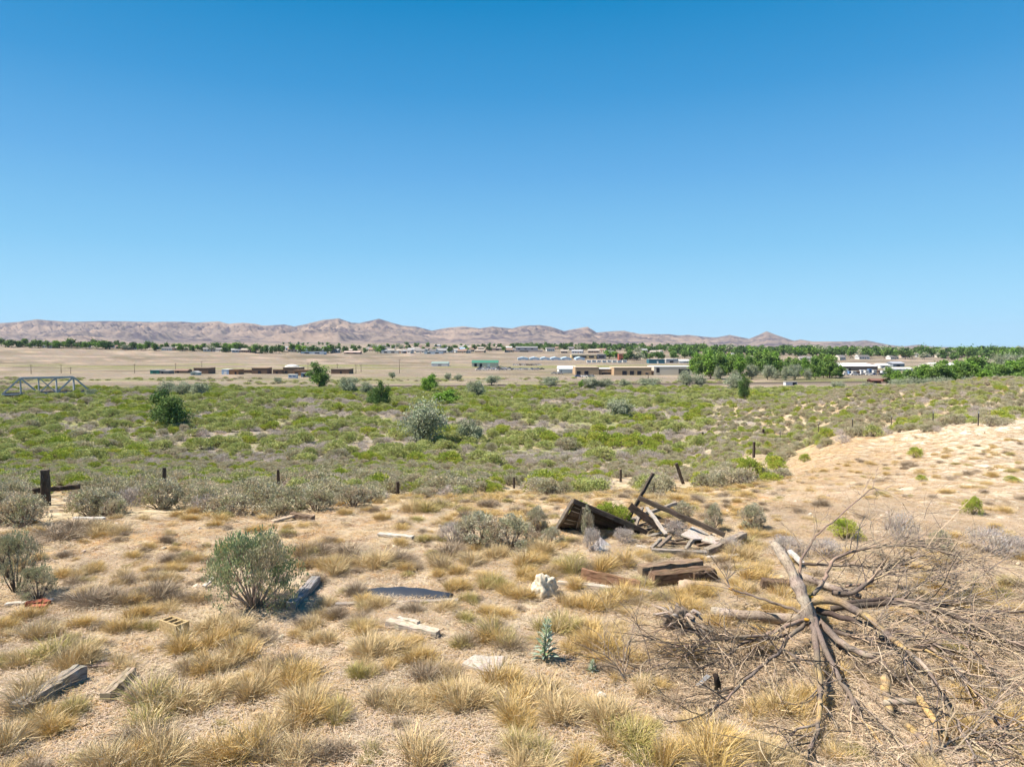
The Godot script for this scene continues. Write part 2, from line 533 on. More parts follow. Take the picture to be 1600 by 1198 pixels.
# ---------------------------------------------------------------- trees
func tree_meshes(h: float, rad: float, clumps: int, leaves: int, leaf: float, cols: Array, bare: float, sd: int, bark := L(0.16, 0.125, 0.095), multi := 1) -> Array:
	rng.seed = sd
	var tr := MB.new(); var cr := MB.new()
	var ch := h * (1.0 - bare) * 0.5
	var mid := Vector3(0, h - ch, 0)
	var tips: Array = []
	for k in clumps:
		var dir := Vector3(rr(-1, 1), rr(-0.95, 1), rr(-1, 1))
		while dir.length() > 1.0 or dir.length() < 0.3: dir = Vector3(rr(-1, 1), rr(-0.95, 1), rr(-1, 1))
		dir = dir.normalized() * rr(0.25, 0.9)
		tips.append(mid + Vector3(dir.x * rad, dir.y * ch, dir.z * rad))
	for s in multi:
		var off := Vector3(rr(-0.1, 0.1), 0, rr(-0.1, 0.1)) * rad * (multi - 1)
		var lean := Vector3(rr(-0.12, 0.12), 0, rr(-0.12, 0.12)) * h
		var top := Vector3(0, h * 0.8, 0) + lean * 0.5
		tr.tube([off - Vector3(0, 0.25, 0), off * 1.2 + Vector3(0, h * bare * 0.6 + h * 0.08, 0) + lean * 0.15, off * 1.6 + lean * 0.35 + Vector3(0, h * 0.5, 0), top + off * 2.0], h * 0.028, h * 0.006, 6, bark)
	for t in tips:
		var y0: float = clampf(t.y * 0.55, h * bare * 0.5, h * 0.6)
		tr.tube([Vector3(0, y0, 0), Vector3(t.x * 0.5, (y0 + t.y) * 0.5 + 0.02 * h, t.z * 0.5), t], h * 0.011, h * 0.003, 4, bark)
	var per := leaves / clumps
	for t in tips:
		var cc: Color = cols[rng.randi() % cols.size()]
		cc = tint(cc, 0.12)
		var rc := rad * rr(0.22, 0.5)
		for k in per:
			var o := Vector3(rng.randfn(), rng.randfn() * 0.8, rng.randfn()) * rc * 0.5
			var p: Vector3 = t + o
			if p.y < 0.12: p.y = rr(0.1, 0.4)
			var a := Vector3(rr(-1, 1), rr(-1, 1), rr(-1, 1)).normalized() * leaf * rr(0.6, 1.3)
			var b := a.cross(Vector3(rr(-1, 1), rr(-1, 1), rr(-1, 1))).normalized() * leaf * rr(0.3, 0.6)
			cr.quad(p - a, p + b, p + a, p - b, tint(cc, 0.22))
	return [tr.mesh(true), cr.mesh(false)]

func plant_tree(called: String, pair: Array, where: Vector3, turn: float, sc: Vector3, label: String, group: String) -> Node3D:
	var t := thing(called, label, "tree", where, turn, group)
	t.scale = sc
	part("trunk", pair[0], m_plain, t)
	part("crown", pair[1], m_leaf, t)
	return t

func flat_at(px: float, d: float) -> Vector3:
	return G(Vector3((px - 800.0) / F * d, 0, -d))

# ---------------------------------------------------------------- buildings
# openings: [x0, x1, y0, y1, name, colour] as shares of the front wall
func building(called: String, label: String, cat: String, px0: float, px1: float, pyb: float, hpx: float, deep: float, roof: String, wall: Color, rcol: Color, openings := [], group := "", turn := 0.0) -> Node3D:
	var p := P((px0 + px1) * 0.5, pyb)
	var d := -p.z
	var w := (px1 - px0) / F * d
	var h := hpx / F * d
	p = G(p)
	var o := thing(called, label, cat, p + Vector3(0, -0.3, 0), turn, group)
	var b := MB.new()
	var rise := h * 0.35
	var wh := h if roof == "flat" else h - rise
	b.box(Vector3(0, wh * 0.5 + 0.15, -deep * 0.5), Vector3(w, wh + 0.3, deep), wall)
	part("wall", b.mesh(), m_plain, o)
	var r := MB.new()
	var e := 0.4
	var y := wh + 0.302
	if roof == "flat":
		r.box(Vector3(0, y + 0.15, -deep * 0.5), Vector3(w + 0.3, 0.3, deep + 0.3), rcol)
	elif roof == "side":      # ridge runs left to right
		var a := Vector3(-w * 0.5 - e, y - 0.1, e); var c := Vector3(w * 0.5 + e, y - 0.1, e)
		var f := Vector3(-w * 0.5 - e, y + rise, -deep * 0.5); var g := Vector3(w * 0.5 + e, y + rise, -deep * 0.5)
		var i := Vector3(-w * 0.5 - e, y - 0.1, -deep - e); var j := Vector3(w * 0.5 + e, y - 0.1, -deep - e)
		r.quad(a, f, g, c, rcol); r.quad(j, g, f, i, rcol); r.tri(a, i, f, wall); r.tri(c, g, j, wall); r.quad(a, c, j, i, rcol)
	else:                     # gable towards the viewer
		var a := Vector3(-w * 0.5 - e, y - 0.1, e); var c := Vector3(w * 0.5 + e, y - 0.1, e); var t := Vector3(0, y + rise, e)
		var i := Vector3(-w * 0.5 - e, y - 0.1, -deep - e); var j := Vector3(w * 0.5 + e, y - 0.1, -deep - e); var t2 := Vector3(0, y + rise, -deep - e)
		r.quad(a, i, t2, t, rcol); r.quad(c, t, t2, j, rcol); r.tri(a, t, c, wall); r.tri(i, j, t2, wall); r.quad(a, c, j, i, rcol)
	part("roof", r.mesh(), m_plain, o)
	for q in openings:
		var fb := MB.new(); var fw: float = (q[1] - q[0]) * w; var fh: float = (q[3] - q[2]) * wh
		var at := Vector3(((q[0] + q[1]) * 0.5 - 0.5) * w, (q[2] + q[3]) * 0.5 * wh + 0.3, 0)
		fb.box(Vector3(0, 0, 0.03), Vector3(fw, fh, 0.06), q[5])
		var piece := part(q[4], fb.mesh(), m_plain, o)
		piece.position = at
		if q[4] == "window" or q[4] == "garage_door":
			var tb := MB.new()
			tb.box(Vector3(0, fh * 0.5 + 0.06, 0.06), Vector3(fw + 0.2, 0.12, 0.14), wall.lerp(L(0.75, 0.73, 0.7), 0.5))
			part("lintel", tb.mesh(), m_plain, piece)
			if q[4] == "window":
				tb = MB.new()
				tb.box(Vector3(0, -fh * 0.5 - 0.05, 0.06), Vector3(fw + 0.2, 0.1, 0.14), wall.lerp(L(0.75, 0.73, 0.7), 0.5))
				part("sill", tb.mesh(), m_plain, piece)
	return o
const DARK := Color(0.035, 0.035, 0.04)

func house_proto(k: int) -> Node3D:
	var walls := [L(0.62, 0.58, 0.52), L(0.50, 0.42, 0.33), L(0.42, 0.44, 0.46), L(0.68, 0.66, 0.64), L(0.36, 0.27, 0.21)]
	var roofs := [L(0.20, 0.19, 0.19), L(0.26, 0.18, 0.14), L(0.30, 0.30, 0.31), L(0.14, 0.13, 0.13), L(0.34, 0.30, 0.26)]
	var txt := ["pale house with dark grey gable roof among the far town trees", "tan house with brown gable roof among the far town trees", "grey house with light grey gable roof among the far town trees", "white house with near black gable roof among the far town trees", "brown house with beige gable roof among the far town trees"]
	var o := Node3D.new()
	o.name = "house"
	tag(o, txt[k], "house", "houses of the far town")
	var w := 12.0; var dp := 9.0; var h := 3.0
	var b := MB.new()
	b.box(Vector3(0, h * 0.5 - 0.4, 0), Vector3(w, h + 0.8, dp), walls[k])
	part("wall", b.mesh(), m_plain, o)
	var r := MB.new()
	var e := 0.5; var y := h - 0.05
	var a := Vector3(-w / 2 - e, y, dp / 2 + e); var c := Vector3(w / 2 + e, y, dp / 2 + e); var f := Vector3(-w / 2 - e, y + 2.3, 0); var g := Vector3(w / 2 + e, y + 2.3, 0)
	var i := Vector3(-w / 2 - e, y, -dp / 2 - e); var j := Vector3(w / 2 + e, y, -dp / 2 - e)
	r.quad(a, f, g, c, roofs[k]); r.quad(j, g, f, i, roofs[k]); r.tri(a, i, f, walls[k]); r.tri(c, g, j, walls[k]); r.quad(a, c, j, i, roofs[k])
	part("roof", r.mesh(), m_plain, o)
	for x in [-4.2, -1.4, 4.0]:
		var q := MB.new()
		q.box(Vector3(x, 1.6, dp / 2 + 0.03), Vector3(1.5, 1.2, 0.06), DARK)
		part("window", q.mesh(), m_plain, o)
	var dr := MB.new()
	dr.box(Vector3(1.3, 1.05, dp / 2 + 0.03), Vector3(1.0, 2.1, 0.06), L(0.25, 0.12, 0.08))
	part("door", dr.mesh(), m_plain, o)
	return o

func car_proto(k: int) -> Node3D:
	var cols := [L(0.75, 0.75, 0.75), L(0.30, 0.31, 0.33), L(0.10, 0.16, 0.32), L(0.05, 0.05, 0.055)]
	var word: String = ["white", "grey", "blue", "black"][k]
	var o := Node3D.new()
	o.name = "parked_car"
	tag(o, word + " car parked on the lot beside the green roofed building", "car", "cars parked on the far lots")
	var body := MB.new()
	var prof := [Vector2(-2.2, 0.35), Vector2(-2.25, 0.8), Vector2(-1.9, 0.95), Vector2(2.0, 0.95), Vector2(2.25, 0.75), Vector2(2.2, 0.35)]
	for i in prof.size():
		var a: Vector2 = prof[i]; var b: Vector2 = prof[(i + 1) % prof.size()]
		body.quad(Vector3(a.x, a.y, 0.9), Vector3(b.x, b.y, 0.9), Vector3(b.x, b.y, -0.9), Vector3(a.x, a.y, -0.9), cols[k])
	for z in [0.9, -0.9]:
		for i in range(1, prof.size() - 1):
			body.tri(Vector3(prof[0].x, prof[0].y, z), Vector3(prof[i].x, prof[i].y, z), Vector3(prof[i + 1].x, prof[i + 1].y, z), cols[k])
	part("body", body.mesh(), m_plain, o)
	var cab := MB.new()
	cab.quad(Vector3(-1.6, 0.95, 0.85), Vector3(-1.1, 1.5, 0.7), Vector3(0.5, 1.5, 0.7), Vector3(1.1, 0.95, 0.85), DARK)
	cab.quad(Vector3(-1.6, 0.95, -0.85), Vector3(-1.1, 1.5, -0.7), Vector3(0.5, 1.5, -0.7), Vector3(1.1, 0.95, -0.85), DARK)
	cab.quad(Vector3(-1.6, 0.95, 0.85), Vector3(-1.1, 1.5, 0.7), Vector3(-1.1, 1.5, -0.7), Vector3(-1.6, 0.95, -0.85), DARK)
	cab.quad(Vector3(1.1, 0.95, 0.85), Vector3(0.5, 1.5, 0.7), Vector3(0.5, 1.5, -0.7), Vector3(1.1, 0.95, -0.85), DARK)
	part("window", cab.mesh(), m_plain, o)
	var top := MB.new()
	top.box(Vector3(-0.3, 1.52, 0), Vector3(1.62, 0.05, 1.42), cols[k])
	part("roof", top.mesh(), m_plain, o)
	for x in [-1.4, 1.4]:
		for z in [0.82, -0.82]:
			var wm := MB.new()
			wm.tube([Vector3(x, 0.33, z - 0.1), Vector3(x, 0.33, z + 0.1)], 0.33, 0.33, 10, DARK)
			part("wheel", wm.mesh(true), m_plain, o)
	return o

func make_bridge() -> void:
	var a := P(3, 621); var d := -a.z
	var b := flat_at(140, d + 16.0)
	var s := d / F
	var dir := (b - a); dir.y = 0
	var len := dir.length(); dir = dir.normalized()
	var o := thing("truss_bridge", "grey steel through truss railway bridge over the river", "bridge", Vector3(a.x, H(a.x, a.z), a.z), atan2(-dir.z, dir.x))
	var col := L(0.33, 0.355, 0.385)
	var hh := 30.0 * s
	var base := 1.2
	var n := 5
	var w := len / n
	var bar := func(called: String, p: Vector3, q: Vector3, t: float, m: Color) -> void:
		var k := MB.new()
		var ring := [Vector2(-t, -t), Vector2(t, -t), Vector2(t, t), Vector2(-t, t)]
		k.sweep([p, q], [ring], [m], false)
		part(called, k.mesh(), m_plain, o)
	for z in [2.6, -2.6]:
		bar.call("bottom_chord", Vector3(0, base, z), Vector3(len, base, z), 0.3, col)
		bar.call("top_chord", Vector3(w, hh, z), Vector3(len - w, hh, z), 0.3, col)
		bar.call("end_post", Vector3(0, base, z), Vector3(w, hh, z), 0.28, col)
		bar.call("end_post", Vector3(len, base, z), Vector3(len - w, hh, z), 0.28, col)
		for k in range(1, n): bar.call("vertical", Vector3(w * k, base, z), Vector3(w * k, hh, z), 0.2, col)
		bar.call("diagonal", Vector3(w, hh, z), Vector3(w * 2, base, z), 0.2, col)
		bar.call("diagonal", Vector3(w * 2, hh, z), Vector3(w * 3, base, z), 0.11, col)
		bar.call("diagonal", Vector3(w * 3, hh, z), Vector3(w * 2, base, z), 0.11, col)
		bar.call("diagonal", Vector3(w * 4, hh, z), Vector3(w * 3, base, z), 0.2, col)
	for k in range(1, n): bar.call("cross_strut", Vector3(w * k, hh, -2.6), Vector3(w * k, hh, 2.6), 0.16, col)
	for k in range(0, n + 1): bar.call("floor_beam", Vector3(w * k, base - 0.25, -2.6), Vector3(w * k, base - 0.25, 2.6), 0.22, col)
	var deck := MB.new()
	deck.box(Vector3(len / 2, base + 0.35, 0), Vector3(len, 0.5, 3.2), L(0.05, 0.04, 0.035))
	part("deck", deck.mesh(), m_plain, o)
	for x in [-0.5, len + 0.5]:
		var ab := MB.new()
		ab.box(Vector3(x, -0.6, 0), Vector3(2.4, 3.0, 7.0), L(0.45, 0.42, 0.38))
		part("abutment", ab.mesh(), m_plain, o)
	# railway line on its bank, from the bridge to the right
	var pts: Array = []
	var start := b + Vector3(1.5, 0, 0)
	for q in [[140.0, 0.0], [500.0, 312.0], [800.0, 322.0], [1100.0, 342.0], [1250.0, 352.0], [1400.0, 362.0], [1700.0, 380.0]]:
		var p: Vector3 = start if q[1] == 0.0 else flat_at(q[0], q[1])
		pts.append(Vector3(p.x, CAM.y - 18.0, p.z))
	var bank := MB.new()
	bank.sweep(pts, [[Vector2(-2.6, -0.6), Vector2(2.6, -0.6), Vector2(1.5, 0.75), Vector2(-1.5, 0.75)]], [L(0.22, 0.185, 0.16)], false)
	tag(part("railway", bank.mesh(), m_stone, self), "dark ballast bank of the railway crossing the plain", "railway", "", "structure")
	for side in [-0.75, 0.75]:
		var rail := MB.new()
		var rp: Array = []
		for p in pts: rp.append(p + Vector3(0, 0.84, side))
		rail.sweep(rp, [[Vector2(-0.05, -0.09), Vector2(0.05, -0.09), Vector2(0.05, 0.09), Vector2(-0.05, 0.09)]], [L(0.12, 0.08, 0.06)], false)
		part("rail", rail.mesh(), m_plain, get_node("railway"))

func make_far() -> void:
	make_bridge()
	var brown := L(0.20, 0.125, 0.08); var tan := L(0.42, 0.30, 0.19); var white := L(0.72, 0.71, 0.68); var grey := L(0.36, 0.36, 0.36)
	var pale := L(0.58, 0.52, 0.44)
	# works yard on the plain
	building("shed", "low teal shed beside the works yard on the plain", "shed", 234, 248, 584, 5.5, 9, "flat", L(0.06, 0.24, 0.19), L(0.3, 0.3, 0.3), [[0.3, 0.7, 0.0, 0.7, "door", L(0.04, 0.12, 0.1)]])
	building("shed", "low grey shed joined to the teal shed", "shed", 249, 263, 584, 4.5, 8, "flat", L(0.22, 0.2, 0.18), grey, [[0.2, 0.4, 0.1, 0.8, "door", DARK]])
	building("storage_building", "dark brown block building standing by the works yard", "building", 302, 325, 584, 9.0, 12, "flat", brown, L(0.3, 0.22, 0.16), [[0.1, 0.25, 0.0, 0.5, "door", DARK]])
	building("shed", "pale green metal shed in front of the dark brown block", "shed", 297, 308, 586, 6.5, 6, "gable", L(0.40, 0.46, 0.42), grey, [[0.3, 0.7, 0.0, 0.7, "door", L(0.2, 0.25, 0.22)]])
	building("shed", "low brown sheds roof with grey top near pole", "shed", 272, 292, 583, 6.5, 8, "side", L(0.25, 0.17, 0.12), L(0.22, 0.15, 0.12), [[0.2, 0.35, 0.1, 0.8, "door", DARK]])
	building("shed", "small light blue shed next to a brown block", "shed", 346, 357, 585, 7.5, 8, "flat", L(0.42, 0.53, 0.66), white, [[0.3, 0.7, 0.0, 0.7, "door", white]])
	building("storage_building", "orange brown block next to the light blue shed", "building", 357.5, 372, 585, 7.0, 10, "flat", L(0.34, 0.18, 0.09), brown, [[0.6, 0.8, 0.0, 0.6, "door", DARK]])
	building("storage_building", "long low brown block building with flat roof", "building", 374, 392, 583, 5.0, 8, "flat", brown, tan, [[0.1, 0.2, 0.0, 0.6, "door", DARK]])
	building("storage_building", "brown block building with tan parapet near the tank", "building", 393, 417, 584, 9.0, 10, "flat", brown, tan, [[0.4, 0.6, 0.0, 0.5, "door", DARK]])
	building("storage_building", "small brown block between the tank and parapet building", "building", 426, 441, 584, 6.0, 9, "flat", brown, brown, [[0.3, 0.5, 0.0, 0.6, "door", DARK]])
	building("storage_building", "tall brown block building under the white tank", "building", 442, 469, 584, 10.0, 10, "flat", L(0.22, 0.14, 0.09), pale, [[0.1, 0.25, 0.0, 0.5, "door", DARK]])
	building("storage_building", "orange brown block building in front of the tank", "building", 458, 483, 587, 8.5, 8, "flat", L(0.32, 0.17, 0.09), brown, [[0.1, 0.3, 0.0, 0.6, "door", DARK]])
	building("shed", "small blue grey shed by the orange brown block", "shed", 470, 482, 589, 6.0, 4, "flat", L(0.16, 0.23, 0.29), grey, [[0.3, 0.6, 0.0, 0.7, "door", DARK]])
	building("container", "pale grey container with window band on the plain", "container", 450, 463, 591, 5.5, 3, "flat", L(0.55, 0.58, 0.62), white, [[0.1, 0.4, 0.35, 0.8, "window", L(0.12, 0.2, 0.35)], [0.55, 0.9, 0.35, 0.8, "window", L(0.12, 0.2, 0.35)]])
	building("storage_building", "dark brown walled yard building beyond the tall split crowned tree", "building", 517, 545, 584, 7.0, 14, "flat", brown, L(0.24, 0.19, 0.15), [[0.5, 0.6, 0.0, 0.6, "door", DARK]])
	var tk := thing("water_tank", "round white tank roof above the brown block", "tank", flat_at(456, 500))
	var tm := MB.new()
	tm.tube([Vector3(0, -0.3, 0), Vector3(0, 5.6, 0)], 5.0, 5.0, 20, L(0.55, 0.53, 0.5))
	part("wall", tm.mesh(true), m_plain, tk)
	tm = MB.new()
	tm.tube([Vector3(0, 5.6, 0), Vector3(0, 6.5, 0)], 5.1, 1.0, 20, white)
	part("roof", tm.mesh(true), m_plain, tk)
	# plain, middle
	building("barn", "white building with grey green gable roof on the plain", "building", 674, 700, 572, 7.0, 14, "side", white, L(0.20, 0.27, 0.25), [[0.4, 0.6, 0.0, 0.7, "door", grey]])
	building("barn", "large building with dark green roof on the plain", "building", 737, 778, 573, 10.0, 26, "side", pale, L(0.05, 0.17, 0.115), [[0.1, 0.2, 0.0, 0.8, "garage_door", DARK], [0.3, 0.4, 0.0, 0.8, "garage_door", DARK], [0.6, 0.7, 0.0, 0.8, "garage_door", white]])
	building("warehouse", "white gabled hall joined to the tan garage building", "building", 873, 900, 583, 11.0, 16, "side", white, L(0.62, 0.68, 0.70), [[0.1, 0.2, 0.0, 0.7, "door", grey]])
	building("garage_building", "tan flat roofed building with two dark garage doors", "building", 899, 936, 585.5, 11.5, 22, "flat", tan, L(0.5, 0.4, 0.3), [[0.06, 0.22, 0.0, 0.55, "garage_door", DARK], [0.38, 0.55, 0.0, 0.55, "garage_door", DARK]])
	building("garage_building", "low tan link building with white roof units", "building", 936.5, 959, 585, 8.5, 18, "flat", L(0.36, 0.26, 0.17), white, [[0.2, 0.8, 0.0, 0.4, "window", DARK]])
	building("garage_building", "tan flat roofed building with three dark garage doors", "building", 959.5, 1018, 586, 11.5, 22, "flat", tan, L(0.5, 0.4, 0.3), [[0.22, 0.34, 0.0, 0.6, "garage_door", DARK], [0.42, 0.53, 0.0, 0.6, "garage_door", DARK], [0.62, 0.73, 0.0, 0.6, "garage_door", DARK], [0.84, 0.92, 0.1, 0.35, "window", DARK]])
	building("canopy_hall", "beige hall under a wide white flat roof beside the grove", "building", 1022, 1084, 586, 13.0, 24, "flat", pale, white, [[0.06, 0.14, 0.3, 0.9, "window", DARK], [0.62, 0.9, 0.1, 0.75, "garage_door", DARK]])
	var sheds := [[809, 826], [828, 843], [845, 859], [861, 876], [878, 893], [900, 914]]
	for q in sheds:
		building("storage_shed", "light blue metal storage shed in the row on the plain", "shed", q[0], q[1], 562.5, 5.0, 30, "gable", L(0.40, 0.52, 0.63), L(0.44, 0.56, 0.66), [[0.3, 0.7, 0.0, 0.6, "door", white]], "light blue storage sheds")
	for k in 8: building("trailer", "white camper trailer parked in the row beyond the garages", "trailer", 917 + k * 8, 923.5 + k * 8, 566.5 + rr(-0.3, 0.3), 3.6, 3, "flat", white, white, [[0.2, 0.5, 0.5, 0.8, "window", DARK], [0.62, 0.75, 0.05, 0.8, "door", grey]], "white camper trailers in a row")
	building("warehouse", "dark teal warehouse behind the three door garage", "building", 1014, 1039, 568, 6.5, 14, "flat", L(0.04, 0.13, 0.17), grey, [[0.5, 0.6, 0.0, 0.6, "door", white]])
	building("warehouse", "grey warehouse next to the dark teal warehouse", "building", 1041, 1060, 567, 6.0, 14, "flat", grey, white, [[0.3, 0.6, 0.0, 0.6, "garage_door", DARK]])
	building("warehouse", "white low warehouse close to the cottonwood grove", "building", 1061, 1085, 567, 5.5, 14, "side", white, white, [[0.3, 0.6, 0.0, 0.6, "garage_door", grey]])
	building("school", "long yellow tan school building below the town hill", "building", 893, 932, 561, 7.0, 20, "flat", L(0.52, 0.40, 0.22), L(0.6, 0.55, 0.48), [[0.05, 0.25, 0.3, 0.75, "window", DARK], [0.35, 0.6, 0.3, 0.75, "window", DARK], [0.7, 0.9, 0.3, 0.75, "window", DARK]])
	building("school", "grey school wing next to the yellow tan building", "building", 933, 947, 561, 7.5, 16, "flat", L(0.26, 0.25, 0.25), grey, [[0.2, 0.8, 0.3, 0.7, "window", DARK]])
	building("brick_block", "red brick block standing out below the tree line", "building", 967, 976, 563, 10.0, 10, "flat", L(0.36, 0.12, 0.08), L(0.36, 0.14, 0.1), [[0.3, 0.7, 0.0, 0.3, "door", DARK]])
	building("brick_block", "brown grey block joined to the red brick block", "building", 977, 997, 562, 8.5, 14, "flat", L(0.25, 0.2, 0.18), grey, [[0.1, 0.4, 0.4, 0.7, "window", DARK], [0.6, 0.9, 0.4, 0.7, "window", DARK]])
	building("apartment_block", "grey apartment row above the pink wall", "building", 806, 840, 547, 6.0, 14, "side", L(0.34, 0.34, 0.36), L(0.2, 0.2, 0.21), [[0.1, 0.2, 0.3, 0.7, "window", DARK], [0.4, 0.5, 0.3, 0.7, "window", DARK], [0.7, 0.8, 0.3, 0.7, "window", DARK]])
	building("shop_row", "long pinkish low building under the apartment row", "building", 803, 848, 550, 3.0, 12, "flat", L(0.55, 0.42, 0.36), white, [[0.2, 0.5, 0.1, 0.7, "window", DARK]])
	for q in [[537, 562, 553, 4.5, L(0.42, 0.25, 0.19), "pinkish brick hall at the town edge"], [470, 506, 553, 3.5, L(0.6, 0.63, 0.66), "long white roofed hall at the town edge"], [596, 621, 552, 4.0, L(0.62, 0.58, 0.52), "cream long hall in the middle of town"], [630, 642, 552, 6.0, L(0.17, 0.18, 0.22), "dark slate building in the middle of town"], [663, 691, 553, 3.5, L(0.55, 0.6, 0.63), "long pale roofed hall next to the slate building"], [690, 700, 548, 5.0, L(0.10, 0.30, 0.60), "bright blue building with gable in town"], [717, 726, 548, 5.0, L(0.09, 0.26, 0.55), "deeper blue building behind the green roof"], [760, 784, 548, 4.0, L(0.4, 0.3, 0.24), "brown low hall below the beige tall house in town"], [785, 800, 546, 5.0, L(0.6, 0.52, 0.44), "beige tall house beside the brown low hall in town"], [1086, 1108, 547, 4.5, L(0.42, 0.33, 0.22), "tan building on the bare rise behind the grove"], [1100, 1113, 548.5, 4.0, L(0.10, 0.07, 0.06), "dark brown building on the bare rise behind the grove"]]:
		building("town_building", q[5], "building", q[0], q[1], q[2], q[3], 14, "flat" if q[3] < 4.2 else "side", q[4], (q[4] as Color).lerp(white, 0.35), [[0.15, 0.35, 0.2, 0.7, "window", DARK], [0.6, 0.8, 0.2, 0.7, "window", DARK]])
	# right of the grove
	building("warehouse", "long dark walled warehouse under a bright white roof", "building", 1312, 1372, 579, 11.0, 40, "side", L(0.20, 0.16, 0.13), L(0.80, 0.80, 0.80), [[0.2, 0.3, 0.0, 0.6, "garage_door", DARK]])
	building("warehouse", "white office beside the bright roofed warehouse", "building", 1376, 1391, 575, 7.0, 14, "side", white, L(0.7, 0.7, 0.72), [[0.2, 0.8, 0.3, 0.7, "window", DARK]])
	building("warehouse", "blue grey tall shed behind the white office", "building", 1396, 1414, 573, 8.0, 14, "side", L(0.20, 0.22, 0.27), L(0.3, 0.32, 0.36), [[0.3, 0.6, 0.0, 0.6, "door", DARK]])
	building("warehouse", "low white shed between warehouse and green trees", "building", 1391, 1427, 579, 5.0, 10, "side", white, L(0.76, 0.76, 0.78), [[0.3, 0.5, 0.0, 0.7, "door", grey]])
	building("warehouse", "wide white roofed hall rising behind the green woods", "building", 1467, 1514, 577, 10.0, 30, "side", L(0.5, 0.48, 0.45), L(0.8, 0.8, 0.8), [[0.3, 0.5, 0.0, 0.6, "garage_door", DARK]])
	building("town_building", "house with an orange tiled roof on the bench", "house", 1409, 1421, 559, 5.0, 10, "side", L(0.5, 0.42, 0.34), L(0.42, 0.15, 0.06), [[0.2, 0.4, 0.2, 0.7, "window", DARK]])
	building("hut", "rust red hut with dark open front by the railway", "hut", 1363, 1377, 599, 7.5, 5, "side", L(0.10, 0.045, 0.035), L(0.18, 0.10, 0.08), [[0.2, 0.6, 0.0, 0.6, "door", DARK]])
	building("hut", "low rust red lean-to next to the hut", "hut", 1380, 1392, 598, 5.0, 5, "flat", L(0.16, 0.06, 0.045), L(0.2, 0.09, 0.06), [[0.2, 0.6, 0.0, 0.6, "door", DARK]])
	building("container", "white and dark metal box standing by the railway", "container", 1228, 1246, 602, 5.0, 3, "flat", L(0.55, 0.57, 0.6), L(0.3, 0.28, 0.27), [[0.6, 0.95, 0.0, 0.9, "door", DARK]])
	rng.seed = 5
	for k in 12:
		var px := 1320.0 + k * 6.5 + rr(-1, 1)
		var cc: Color = [white, L(0.12, 0.22, 0.42), L(0.5, 0.5, 0.5), L(0.3, 0.2, 0.15), L(0.65, 0.67, 0.7)][k % 5]
		var wd: String = ["white", "blue", "grey", "brown", "pale grey"][k % 5]
		building("container", wd + " box container in the yard before the warehouse", "container", px, px + rr(4.5, 6.0), 583.0 + rr(-0.8, 1.2), rr(3.5, 5.5), 2.5, "flat", cc, cc, [[0.3, 0.7, 0.05, 0.85, "door", cc.lerp(DARK, 0.4)]], "containers in the warehouse yard")
	# houses of the town
	var protos: Array = []
	for k in 5: protos.append(house_proto(k))
	for q in [[10, 400, 539.5, 549.5, 26], [420, 560, 543, 552, 18], [570, 800, 540, 552, 58], [850, 1060, 541, 553, 28], [1120, 1600, 551, 564, 26]]:
		for k in q[4]:
			var f := rng.randf()
			var px := lerpf(q[0], q[1], f)
			var py := rr(q[2], q[3])
			if q[0] == 10: py = lerpf(541.5, 550.5, f) + rr(-2, 0.5)
			var p := P(px, py)
			if p.z < -3000.0: continue
			var o: Node3D = protos[rng.randi() % 5].duplicate()
			o.name = numbered("house")
			add_child(o)
			o.position = G(p); o.rotation.y = rr(-0.5, 0.5); o.scale = Vector3(rr(0.9, 1.5), rr(0.95, 1.3), 1.0)
	for pr in protos: pr.free()
	# cars on the lots
	var cars: Array = []
	for k in 4: cars.append(car_proto(k))
	for row in [[744, 800, 578.0, 14], [746, 798, 575.5, 10], [800, 848, 577.5, 12], [802, 846, 570.5, 12], [864, 878, 584.0, 3], [900, 930, 589.0, 4], [1320, 1390, 586.0, 8]]:
		for k in row[3]:
			var p := P(lerpf(row[0], row[1], (k + rr(0.2, 0.8)) / row[3]), row[2] + rr(-0.25, 0.25))
			var o: Node3D = cars[[0, 0, 0, 1, 1, 2, 3][rng.randi() % 7]].duplicate()
			o.name = numbered("parked_car")
			if row[0] >= 864: o.set_meta("label", String(o.get_meta("label")).get_slice(" car", 0) + " car parked in the yard of the " + ("white roofed warehouse" if row[0] > 1000 else "tan garage building"))
			add_child(o)
			o.position = G(p); o.rotation.y = rr(-0.3, 0.3) + (PI if rng.randf() < 0.5 else 0.0)
	for pr in cars: pr.free()
	# utility poles
	for q in [[48, 584, 15], [95, 583, 14], [110, 584, 11], [210, 583, 15], [274, 580, 13], [315, 578, 14], [481, 582, 16], [527, 582, 14], [556, 583, 14], [564, 581, 12], [624, 583, 22], [1013, 593, 12], [373, 611, 11]]:
		var p := G(P(q[0], q[1]))
		var h: float = q[2] * -p.z / F
		var o := thing("utility_pole", "thin wooden utility pole with crossarm on the plain", "pole", p, rr(-0.4, 0.4), "utility poles on the plain")
		var m := MB.new()
		m.tube([Vector3(0, -0.4, 0), Vector3(0, h, 0)], 0.2, 0.13, 6, L(0.10, 0.075, 0.06))
		part("shaft", m.mesh(true), m_plain, o)
		m = MB.new()
		m.box(Vector3(0, h - 0.8, 0.16), Vector3(2.6, 0.16, 0.14), L(0.12, 0.09, 0.07))
		part("crossarm", m.mesh(), m_plain, o)
	make_trees()

